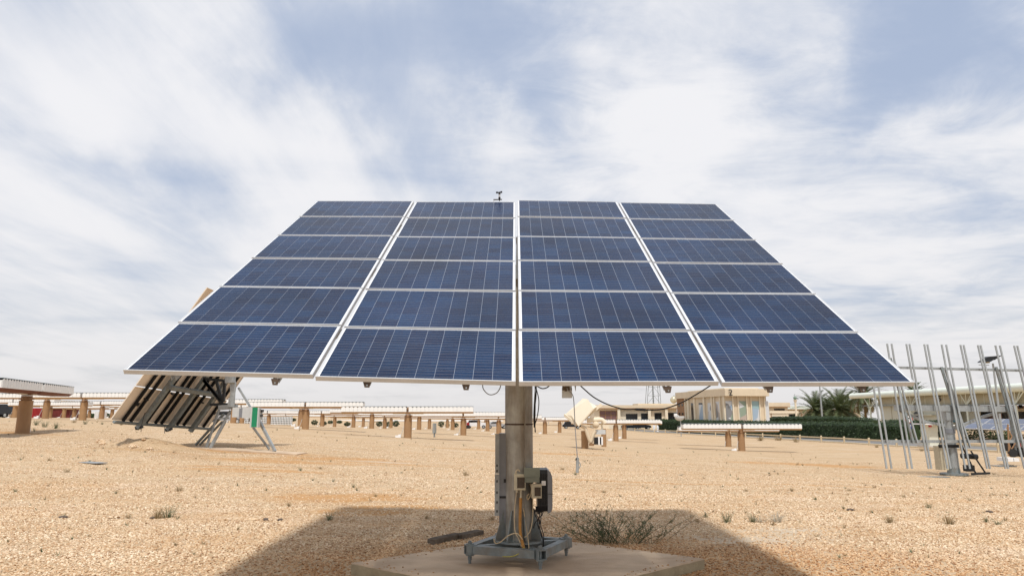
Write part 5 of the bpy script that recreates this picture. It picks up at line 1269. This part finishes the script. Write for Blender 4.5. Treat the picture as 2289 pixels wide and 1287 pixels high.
# ------------------------------------------------------------------ far left: containers, huts, vehicles
def pbox(name, label, cat, px0, px1, y0, Y, depth, m, group=None, ridges=0, roof=None):
    a = at(px0, y0, Y); c = at(px1, y0, Y); g = min(gz(a.x, Y), gz(c.x, Y)) - .1; root = thing(name, label, cat, ((a.x + c.x) / 2, Y, g), 0, group)
    h = a.z - g; b = MB().box(((a.x + c.x) / 2, Y + depth / 2, g + h / 2), (c.x - a.x, depth, h)); part('body', b, m, root)
    if ridges:
        b = MB(); n = ridges
        for i in range(n): b.box((a.x + (c.x - a.x) * (i + .5) / n, Y - .03, g + h / 2), ((c.x - a.x) / n * .5, .06, h * .9))
        part('corrugation', b, m, root)
        part('corner_post', MB().box((a.x + .06, Y - .05, g + h / 2), (.15, .12, h)).box((c.x - .06, Y - .05, g + h / 2), (.15, .12, h)), m, root)
    if roof: part('roof', MB().box(((a.x + c.x) / 2, Y + depth / 2, g + h + .1), (c.x - a.x + .4, depth + .4, .2)), roof, root)
    return root
pbox('shipping_container', 'bright red shipping container behind the far left arrays', 'container', 68, 92, 911.5, 125, 2.4, M['red'], None, 8)
pbox('shipping_container', 'long dark red corrugated container with an orange top edge, right of the bright red one', 'container', 111, 158, 913, 122, 2.4, mat('maroon_paint', (.14, .022, .02), .6, 0, .2, 1.2), None, 16, M['orange'])
pbox('hut', 'tan flat roofed hut seen over the far left arrays', 'hut', 104, 143, 897, 150, 8, M['olivewall'], None, 0, M['olivewall'])
pbox('container', 'small white container among the far left shrubs', 'container', 213, 221, 920, 118, 2.4, M['white'], None, 3)
def car(px, Y, rz, m, label, kind='suv', sc=1.0, cat='car', group=None):
    p = at(px, 950, Y); g = gz(p.x, Y); t_ = thing('parked_car', label, cat, (p.x, Y, g), R(rz), group); L, Wd = 4.6, 1.85
    prof = [(-2.3, .45), (-2.3, .95), (-2.15, 1.08), (-1.95, 1.15), (-1.7, 1.68), (-1.2, 1.78), (.4, 1.76), (1.0, 1.2), (2.05, 1.05), (2.28, .85), (2.3, .45)] if kind == 'suv' else [(-2.3, .4), (-2.28, .85), (-1.7, 1.0), (-1.0, 1.4), (.3, 1.42), (1.0, 1.0), (2.1, .85), (2.28, .6), (2.3, .4)]
    b = MB().prism(prof, (0, -Wd / 2, 0), (1, 0, 0), (0, 0, 1), (0, Wd, 0)); body = part('body', b, m, t_, world=False); fixn(body.data)
    wp = [(-1.62, 1.18), (-1.45, 1.6), (-.5, 1.66), (.35, 1.64), (.8, 1.2)] if kind == 'suv' else [(-1.35, 1.03), (-.9, 1.32), (.25, 1.34), (.75, 1.02)]
    for s_ in (-1, 1): part('window', MB().prism(wp, (0, s_ * (Wd / 2 + .004) - .004, 0), (1, 0, 0), (0, 0, 1), (0, .008, 0)), M['glass'], t_, world=False)
    for x in (-1.45, 1.45):
        for s_ in (-1, 1): 
            wl = part('wheel', MB().cyl((x, s_ * .80, .34), (x, s_ * 1.0, .34), .34, 16), M['tyre'], t_, world=False); part('rim', MB().cyl((x, s_ * 1.0, .34), (x, s_ * 1.01, .34), .2, 12), M['galv'], wl, world=False)
    for s_ in (-.6, .6): part('headlight', MB().box((2.27, s_, .78), (.06, .35, .16)), M['white'], t_, world=False)
    part('windscreen', MB().prism([(.43, 1.72), (.98, 1.23), (1.0, 1.25), (.45, 1.75)] if kind == 'suv' else [(.3, 1.4), (.95, 1.03), (.98, 1.05), (.33, 1.43)], (0, -.75, 0), (1, 0, 0), (0, 0, 1), (0, 1.5, 0)), M['glass'], t_, world=False)
    return t_
car(2, 92, 170, M['cardark'], 'dark off-road car parked at the far left edge behind the arrays')
car(19, 100, 185, M['cardark'], 'second dark car, just behind the tan pillars at the left edge')
car(506, 95, 20, M['carsilver'], 'silver car glimpsed between the steel legs of the tracker seen from behind')
car(1410, 172, 5, M['cardark'], 'dark car passing on the road under the white array right of the tilted box')
car(1434, 176, 5, M['cardark'], 'second dark car following on the road left of the man in white')
car(1499, 182, 2, M['cardark'], 'dark blue car on the road right of the man in white', 'sedan')
car(1912, 148, 0, M['cardark'], 'dark parked car between the palm trunks and the tall palm')
car(1932, 142, 4, M['carwhite'], 'white parked car partly hidden by the hedge beside the palms', 'sedan')
car(1860, 168, 0, M['cardark'], 'dark parked car in the shade of the middle palms')
car(1110, 140, 10, M['carsilver'], 'silver blue car left of the big grey pole, far away', 'sedan')
car(1278, 170, 0, M['cardark'], 'dark far car right of the big grey pole')
car(1065, 138, 0, M['carwhite'], 'white van-like car far behind the arrays left of the pole')
rm = pbox('red_machine', 'small red machine far behind the arrays left of the pole', 'machine', 1043, 1049, 944, 135, 1, M['red']); 
part('wheel', MB().cyl(rm.location + Vector((0, -.2, .4)), rm.location + Vector((0, -.4, .4)), .4, 12), M['tyre'], rm)
# white mesh fence and sheds at left centre
a = at(525, 950, 112); c = at(652, 950, 112); g0 = gz(a.x, 112)
wf = thing('mesh_fence', 'white grid fence far away, seen between the steel legs and the first middle pillars', 'fence', (a.x, 112, g0))
n = 36; b = MB()
for i in range(n + 1):
    x = a.x + (c.x - a.x) * i / n; part('fence_post', MB().box((x, 112, g0 + .6), (.09, .09, 1.5)), M['white'], wf)
for j in range(5): part('fence_rail', MB().box(((a.x + c.x) / 2, 111.95, g0 + .1 + j * .3), (c.x - a.x, .06, .07)), M['white'], wf)
part('backing_sheet', MB().box(((a.x + c.x) / 2, 112.3, g0 + .6), (c.x - a.x, .05, 1.4)), M['galvblue'], wf)
def sleeve(label, x0, x1, y0, y1, Y, m='white', h=None):
    a = at(x0, y0, Y); c = at(x1, y0, Y); root = thing('shade_roof', label, 'shed', ((a.x + c.x) / 2, Y, gz(a.x, Y)))
    part('roof', px_box(MB(), x0, y0, x1, y1, Y, 4), M[m], root); g = gz(a.x, Y)
    for k in range(5): x = a.x + (c.x - a.x) * k / 4; part('post', MB().bar((x, Y + .3, g), (x, Y + .3, at(CX, y1, Y).z), .15, .15), M['greybox'], root)
sleeve('long white flat shade roof far behind the left middle arrays', 600, 860, 938, 940.5, 190)
sleeve('white flat shade roof far behind the centre left of the pole', 870, 1125, 938, 941, 200)
sleeve('white flat shade roof far away right of the pole', 1195, 1320, 938, 942, 190)
sleeve('white shade roof far behind the leftmost arrays', -20, 260, 921, 925, 150)
# extra far arrays stacked behind (rows seen as white bands)
FA = [(600, 105, 'white band of a far array left of the first middle pillar'), (720, 100, 'white band of a far array above the leftmost far shrubs'), (860, 112, 'white band of a far array between two middle pillars'), (960, 120, 'far array band right behind the middle array'),
      (1090, 105, 'far array band touching the big pole from the left'), (60, 105, 'far array band behind the red containers'), (225, 88, 'far array band left of the leaning panels'), (140, 115, 'far array band above the maroon container'), (350, 110, 'far array hidden behind the leaning panels'),
      (640, 135, 'most distant white array band left of the middle'), (790, 150, 'most distant white array band near the middle'), (1150, 135, 'distant array behind the big pole')]
for px, D, lab in FA:
    o = copy_tree(arr0); p = at(px, 950, D); o.location = (p.x, D, ground(p.x, D) - .1); o.rotation_euler = (0, 0, R(random.uniform(-6, 6))); tag(o, lab, 'solar array', G)

# ------------------------------------------------------------------ people in white robes by the road (far, about 15 px tall)
def person(px, Y, label, head=(.75, .74, .72), step=.12, rz=0.0, h=1.74):
    p = at(px, 950, Y); g = gz(p.x, Y); root = thing('person', label, 'person', (p.x, Y, g), rz)
    me = bpy.data.meshes.new('body')
    P = [(0, 0, .92), (0, 0, 1.15), (0, 0, 1.40), (0, 0, 1.50), (0, -.01, 1.60), (0, -.01, 1.72), (.11, 0, .88), (.13, -step, .48), (.13, -step * 1.2, .08), (.13, -step * 1.2 - .14, .04), (-.11, 0, .88), (-.13, step * .6, .48), (-.13, step * 1.2, .08), (-.13, step * 1.2 - .14, .04),
         (.19, 0, 1.42), (.25, .03, 1.15), (.24, -.10, .92), (.235, -.13, .83), (-.19, 0, 1.42), (-.25, .03, 1.15), (-.25, -.06, .90), (-.245, -.08, .81)]
    E_ = [(0, 1), (1, 2), (2, 3), (3, 4), (4, 5), (0, 6), (6, 7), (7, 8), (8, 9), (0, 10), (10, 11), (11, 12), (12, 13), (2, 14), (14, 15), (15, 16), (16, 17), (2, 18), (18, 19), (19, 20), (20, 21)]
    rad = [.15, .14, .15, .06, .085, .09, .09, .065, .045, .035, .09, .065, .045, .035, .065, .048, .035, .03, .065, .048, .035, .03]
    me.from_pydata(P, E_, []); me.materials.append(M['skin']); o = bpy.data.objects.new('body', me); col.objects.link(o); o.parent = root
    md = o.modifiers.new('skin', 'SKIN')
    for i, r_ in enumerate(rad): me.skin_vertices[0].data[i].radius = (r_, r_ * .85)
    me.skin_vertices[0].data[0].use_root = True
    o.modifiers.new('sub', 'SUBSURF').levels = 1
    # robe: lofted rings following torso and legs, sleeves over the arms
    b = MB(); rings = [(.12, .30, .22), (.5, .25, .19), (.95, .21, .17), (1.2, .20, .15), (1.40, .21, .13), (1.47, .12, .09)]
    vs = []; n_ = 16
    for z, rx, ry in rings:
        for k in range(n_):
            a_ = 2 * math.pi * k / n_; w_ = 1 + .05 * math.sin(5 * a_) * (1.3 - z); vs.append((rx * w_ * math.cos(a_), ry * w_ * math.sin(a_), z))
    b.add(vs, [(i * n_ + k, i * n_ + (k + 1) % n_, (i + 1) * n_ + (k + 1) % n_, (i + 1) * n_ + k) for i in range(len(rings) - 1) for k in range(n_)])
    for s_ in (-1, 1): b.tube([(s_ * .17, 0, 1.42), (s_ * .255, .03, 1.15), (s_ * .245, -.08, .95)], [.075, .07, .06], 10)
    part('robe', b, M['cloth'], root, sm=True, world=False)
    hm = mat('headcloth', head, .9, 0, .05, 6)
    b = MB().sphere((0, .0, 1.70), .115, 12, z0=-5, z1=90).tube([(0, .03, 1.70), (0, .06, 1.58), (0, .08, 1.42)], [.115, .12, .15], 12); part('headcloth', b, hm, root, sm=True, world=False)
    return root
person(1470, 158, 'man in a long white robe and white headcloth walking on the road', rz=.6)
person(1462, 163, 'person in a white robe a step behind the walking man, half hidden', head=(.5, .12, .1), step=.05, rz=-.4)

# ------------------------------------------------------------------ weeds and dry tufts (individual plants)
def tuft_mesh(name, n, h, spread, m, seed, lean=1.0, leafy=0):
    rr = random.Random(seed); b = MB()
    for _ in range(n):
        az = rr.uniform(0, 6.28); r0 = rr.uniform(0, spread * .3); p = Vector((math.cos(az) * r0, math.sin(az) * r0, -.01)); d = Vector((math.cos(az), math.sin(az), 0)); hh = h * rr.uniform(.45, 1.0); ln = rr.uniform(.1, 1.0) * lean * spread
        sdv = Vector((-d.y, d.x, 0)) * h * .012; pts = [p, p + d * ln * .3 + Vector((0, 0, hh * .5)), p + d * ln * .9 + Vector((0, 0, hh * .9))]
        b.add([pts[0] - sdv, pts[0] + sdv, pts[1] + sdv * .8, pts[1] - sdv * .8, pts[2]], [(0, 1, 2, 3), (3, 2, 4)])
        for _ in range(leafy):
            t_ = rr.uniform(.2, 1); q = pts[0].lerp(pts[1], t_ * 2) if t_ < .5 else pts[1].lerp(pts[2], t_ * 2 - 1)
            a = Vector((rr.uniform(-1, 1), rr.uniform(-1, 1), rr.uniform(-.2, 1))).normalized(); w = h * rr.uniform(.04, .09)
            b.add([q, q + a * w + d * w * .25, q + a * w * 1.3, q + a * w - d * w * .25], [(0, 1, 2, 3)])
    return b.mesh(name, M[m])
TM = {'dry': [tuft_mesh('dry_tuft', 70, .16, .16, 'dry', s_, 1.0) for s_ in (1, 2)], 'green': [tuft_mesh('green_tuft', 45, .15, .12, 'weed', s_, 1.0, 3) for s_ in (3, 4)], 'grey': [tuft_mesh('twig_tuft', 60, .15, .2, 'greytwig', 5, 1.1, 2)]}
TU = [ # px, py, size, kind, label
 (375, 1158, 2.5, 'green', 'grey green tuft in the left foreground, growing from a dry brown clump'), (352, 1162, 1.5, 'dry', 'flat brown dry clump beside the grey green tuft in the left foreground'), (1042, 1064, 1.6, 'dry', 'dry straw tuft on the sand left of the grey cabinet'),
 (1627, 1222, 1.9, 'green', 'upright blue green tuft at the right edge of the shadow'), (1740, 1225, 1.7, 'grey', 'wiry grey tuft in sun right of the shadow'), (1700, 1190, 1.5, 'grey', 'pale grey twig heap at the shadow corner'), (1578, 1158, .9, 'green', 'dark green tuft on the far edge of the shadow'),
 (730, 1280, 1.5, 'green', 'green weed cropped by the lower frame edge in the shadow'), (1690, 1284, 1.4, 'green', 'dark weed at the bottom edge right of the slab'), (672, 1052, 1.3, 'green', 'low dark green tuft far left of the pole'), (645, 1132, .9, 'dry', 'small brown tuft at the left tip of the shadow'), 
 (744, 1076, .9, 'green', 'small green tuft left of the shadow, upper'), (790, 1090, .9, 'green', 'second small green tuft left of the pole'), (1258, 1050, 1.6, 'dry', 'thin dry stalks left of the hanging switch'), (1286, 1062, 1.5, 'green', 'thin stalk just below the hanging switch'), (1350, 1102, 1.0, 'dry', 'brown tuft right of the black inverter'),
 (2076, 1136, 1.4, 'green', 'greenish tuft in the right foreground, tallest there'), (1990, 1178, 1.5, 'dry', 'brown dry tuft centre right foreground'), (2122, 1196, 1.7, 'dry', 'low tan tuft in the right foreground'), (2232, 1182, 1.1, 'green', 'reddish brown tuft near the right edge'), (2168, 1120, .9, 'green', 'small dark tuft near the right edge, upper'),
 (2130, 1223, .9, 'green', 'small dark green tuft in the lower right'), (2205, 1168, 1.0, 'green', 'little grey green tuft above the reddish one'), (1893, 1120, .6, 'dry', 'tiny dark tuft centre right'), (1574, 1070, .7, 'dry', 'tiny tuft far right of the switch'), (1522, 1063, 1.0, 'grey', 'flat grey tuft right of the hanging switch'), (2020, 1112, .8, 'dry', 'dry tuft upper right foreground'),
 (1668, 1098, .9, 'dry', 'yellowish tuft in the right middle ground'), (1770, 1098, .9, 'dry', 'second yellowish tuft in the right middle ground'), (1900, 1097, .8, 'dry', 'third yellowish tuft in the right middle ground'), (2080, 1092, .9, 'dry', 'fourth yellowish tuft toward the right edge'), (1955, 1090, 1.0, 'dry', 'olive tuft right of the wide pale area'),
 (76, 963, 1.6, 'green', 'tall thin weed in front of the far left pillar'), (190, 948, 2.4, 'green', 'bushy weed in front of the left arrays'), (228, 949, 1.6, 'green', 'round weed right of the bushy one on the left'), (165, 945, 2.0, 'dry', 'low green brown weed left of the bushy one'), (271, 950, 1.4, 'dry', 'small weed near the corner of the leaning panels'),
 (150, 1056, 1.4, 'dry', 'olive tuft in the left middle ground'), (110, 1030, 1.0, 'dry', 'small tuft far left middle ground'), (35, 1100, 1.0, 'green', 'weed at the left edge'), (258, 1105, .8, 'green', 'little green weed left foreground'), (400, 1098, 1.2, 'dry', 'grey tuft above the left foreground tuft'), (282, 1206, .9, 'dry', 'dark stone-like tuft lower left'),
 (445, 1054, .7, 'dry', 'tiny weed near the orange tracks'), (590, 1066, .7, 'dry', 'tiny weed right of the orange tracks'), (716, 1048, 1.0, 'dry', 'straw tuft behind the green one left of the pole'), (840, 1110, .8, 'green', 'weed close to the shadow top left'), (1560, 1180, .8, 'dry', 'small weed inside the shadow right'), (1500, 1190, .8, 'dry', 'weed inside the shadow behind the shrub'),
 (1285, 1185, .9, 'green', 'yellow green weed left of the wiry shrub'), (955, 1160, .9, 'dry', 'dry weed in the shadow left of the pole'), (1100, 1200, .8, 'dry', 'brown straw beside the timbers'), (1960, 1000, 1.6, 'dry', 'dry grass clump left of the bare frame'), (2060, 1008, 1.5, 'dry', 'dry grass clump behind the bare frame rails'),
 (1700, 985, 3.0, 'dry', 'yellowish grass patch right of the nearest wide array pillar'), (1740, 984, 3.0, 'dry', 'second yellowish grass patch right of that pillar'), (1780, 988, 2.6, 'dry', 'third yellowish grass patch, furthest right'), (100, 955, 3.4, 'green', 'dark green growth in the shade of the far left array'), (125, 958, 3.0, 'green', 'second dark growth in that shade, further right'), (80, 950, 2.5, 'green', 'third dark growth beside the far left pillar')]
for i, (px, py, s_, k, lab) in enumerate(TU):
    p = rd(px, py); p.z = ground(p.x, p.y) - .005; D = p.y
    o = bpy.data.objects.new('weed', TM[k][i % len(TM[k])]); col.objects.link(o); o.location = p; o.rotation_euler = (0, 0, i * 1.7); q = s_ * 1.0 * (1.0 if D < 30 else D / 34.0) * random.uniform(.9, 1.1); o.scale = (q, q, q * random.uniform(.8, 1.1))
    tag(o, lab, 'weed', 'weeds and dry tufts on the sand')
# the wiry shrub behind the slab
shp = atz(1395, 1222, 0.0); shp.z = ground(shp.x, shp.y)
ws_ = thing('desert_shrub', 'wide wiry green shrub with thin stems growing behind the right of the slab', 'shrub', shp)
rr = random.Random(5); bs = MB(); bl2 = MB()
for k in range(95):
    off = rr.gauss(0, .27); az = rr.uniform(0, 6.28); p = shp + Vector((off, rr.uniform(-.1, .15), 0)); hgt_ = rr.uniform(.14, .42) * (1.45 if k % 9 == 0 else 1); ln = rr.uniform(-.42, .42)
    tip = p + Vector((ln + off * .8, rr.uniform(-.15, .15), hgt_)); mid = p.lerp(tip, .5) + Vector((0, 0, hgt_ * .12)); bs.tube([p, mid, tip], [.0035, .0026, .0012], 3, cap=False)
    for j in range(5):
        t_ = rr.uniform(.25, 1); q = p.lerp(mid, t_ * 2) if t_ < .5 else mid.lerp(tip, t_ * 2 - 1); q2 = q + Vector((rr.uniform(-.07, .07), rr.uniform(-.05, .05), rr.uniform(.0, .07))); bs.tube([q, q2], [.0016, .0008], 3, cap=False)
        for _ in range(16):
            q3 = q.lerp(q2, rr.random()); a = Vector((rr.uniform(-1, 1), rr.uniform(-1, 1), rr.uniform(-.4, 1))).normalized(); w_ = rr.uniform(.008, .019); sd2 = a.orthogonal().normalized() * w_ * .22
            bl2.add([q3, q3 + a * w_ * .5 + sd2, q3 + a * w_, q3 + a * w_ * .5 - sd2], [(0, 1, 2, 3)])
# long bare spray to the upper right and a dense yellow green sprig at left
tip = at(1463, 1138, shp.y); bs.tube([shp + Vector((.1, 0, 0)), shp.lerp(tip, .5) + Vector((.06, 0, .0)), tip], [.005, .0035, .0015], 4)
for _ in range(90):
    q3 = at(rr.gauss(1283, 7), rr.gauss(1158, 9), shp.y + .2) + Vector((0, rr.gauss(0, .05), 0)); a = Vector((rr.uniform(-1, 1), rr.uniform(-1, 1), rr.uniform(-.4, 1))).normalized(); w_ = rr.uniform(.015, .035); sd2 = a.orthogonal().normalized() * w_ * .3
    bl2.add([q3, q3 + a * w_ * .5 + sd2, q3 + a * w_, q3 + a * w_ * .5 - sd2], [(0, 1, 2, 3)])
bs.tube([at(1300, 1205, shp.y + .15), at(1292, 1175, shp.y + .2), at(1281, 1148, shp.y + .2)], [.004, .003, .0015], 4)
part('stem', bs, M['weed'], ws_); part('foliage', bl2, M['weed'], ws_)
# sparse seedlings and twigs nobody could count, strewn over the sand
rr = random.Random(21); b = MB()
for _ in range(900):
    y = 9 + 50 * rr.random() ** 1.6; x = rr.uniform(-.78, .78) * y
    if abs(x) < 3.8 and y < 14: continue
    if noise.noise((x * .25, y * .25, 6)) < rr.uniform(-.35, .25): continue
    p = Vector((x, y, ground(x, y) - .005)); hh = rr.uniform(.02, .07) * (1 + y / 25); 
    for k in range(rr.randint(5, 11)):
        az = rr.uniform(0, 6.28); d = Vector((math.cos(az), math.sin(az), 0)); sdv = Vector((-d.y, d.x, 0)) * hh * .09; r_ = rr.uniform(.2, 1.1)
        b.add([p - sdv, p + sdv, p + d * hh * r_ + Vector((0, 0, hh * rr.uniform(.3, 1)))], [(0, 1, 2)], 0 if (x * 7 + y * 3) % 2 < 1 else 1)
o = link('seedlings', b.mesh('seedlings', [M['weed'], M['dry']])); tag(o, 'sparse tiny seedlings and dry twigs strewn across the sand', 'ground cover', kind='stuff')
# bigger loose rocks
rr = random.Random(11)
RK = [(245, 1204, 'flat tan rock in the left foreground'), (557, 1230, 'tan rock on the left edge of the shadow'), (598, 1243, 'larger tan rock inside the left edge of the shadow'), (620, 1262, 'small dark stone in the shadow lower left'), (590, 1261, 'dark pebble left of the small dark stone'), (255, 1232, 'pale flat stone lower left'), (525, 1177, 'pointed stone in the left foreground'), (1172 + 730, 1142, 'black pebble in the right foreground'), (560, 1284, 'tan rock cut by the bottom edge'),
      (2212, 1145, 'dark stone near the right edge'), (505, 1217, 'orange stone in the left foreground'), (140, 1170, 'small dark stone, left'), (338, 1208, 'dark flat stone right of the tan rock'), (1602, 1054, 'brown stone in the middle right distance'), (2045, 1180, 'small brown stone, right foreground'), (180, 1262, 'pale stone, lower left corner')]
for i, (px, py, lab) in enumerate(RK):
    p = rd(px, py); b = MB().sphere((0, 0, 0), .06 * rr.uniform(.7, 1.2), 9, sc=(1.3, .9, .45)); b.v = [tuple(Vector(v) * (1 + .25 * noise.noise(Vector(v) * 22 + Vector((i, 0, 0))))) for v in b.v]
    dark = 'dark' in lab or 'black' in lab
    o = link('rock', b.mesh('rock', M['darksteel'] if dark else stone)); o.location = (p.x, p.y, ground(p.x, p.y) + .015); o.rotation_euler = (0, 0, rr.uniform(0, 3)); tag(o, lab, 'rock', 'loose rocks')
# spoil heap rocks left of the slab of the tilted tracker
HR = ['largest pinkish rock on the dug up heap', 'flat pinkish rock at the foot of the dug up heap', 'small pale rock on the left side of the dug up heap', 'small tan rock on the right side of the dug up heap', 'rounded orange rock near the top of the dug up heap', 'broken pink slab leaning on the dug up heap']
for i in range(6):
    x = -14.6 + rr.gauss(0, .9); y = 27.0 + rr.gauss(0, .35); b = MB().sphere((0, 0, 0), rr.uniform(.07, .2), 8, sc=(1.2, .9, .6)); b.v = [tuple(Vector(v) * (1 + .3 * noise.noise(Vector(v) * 9 + Vector((i, 3, 0))))) for v in b.v]
    o = link('rock', b.mesh('rock', stone)); o.location = (x, y, ground(x, y) + .03); tag(o, HR[i], 'rock', 'rocks of the dug up heap')
# far sky line objects: tiny birds are left to the photograph
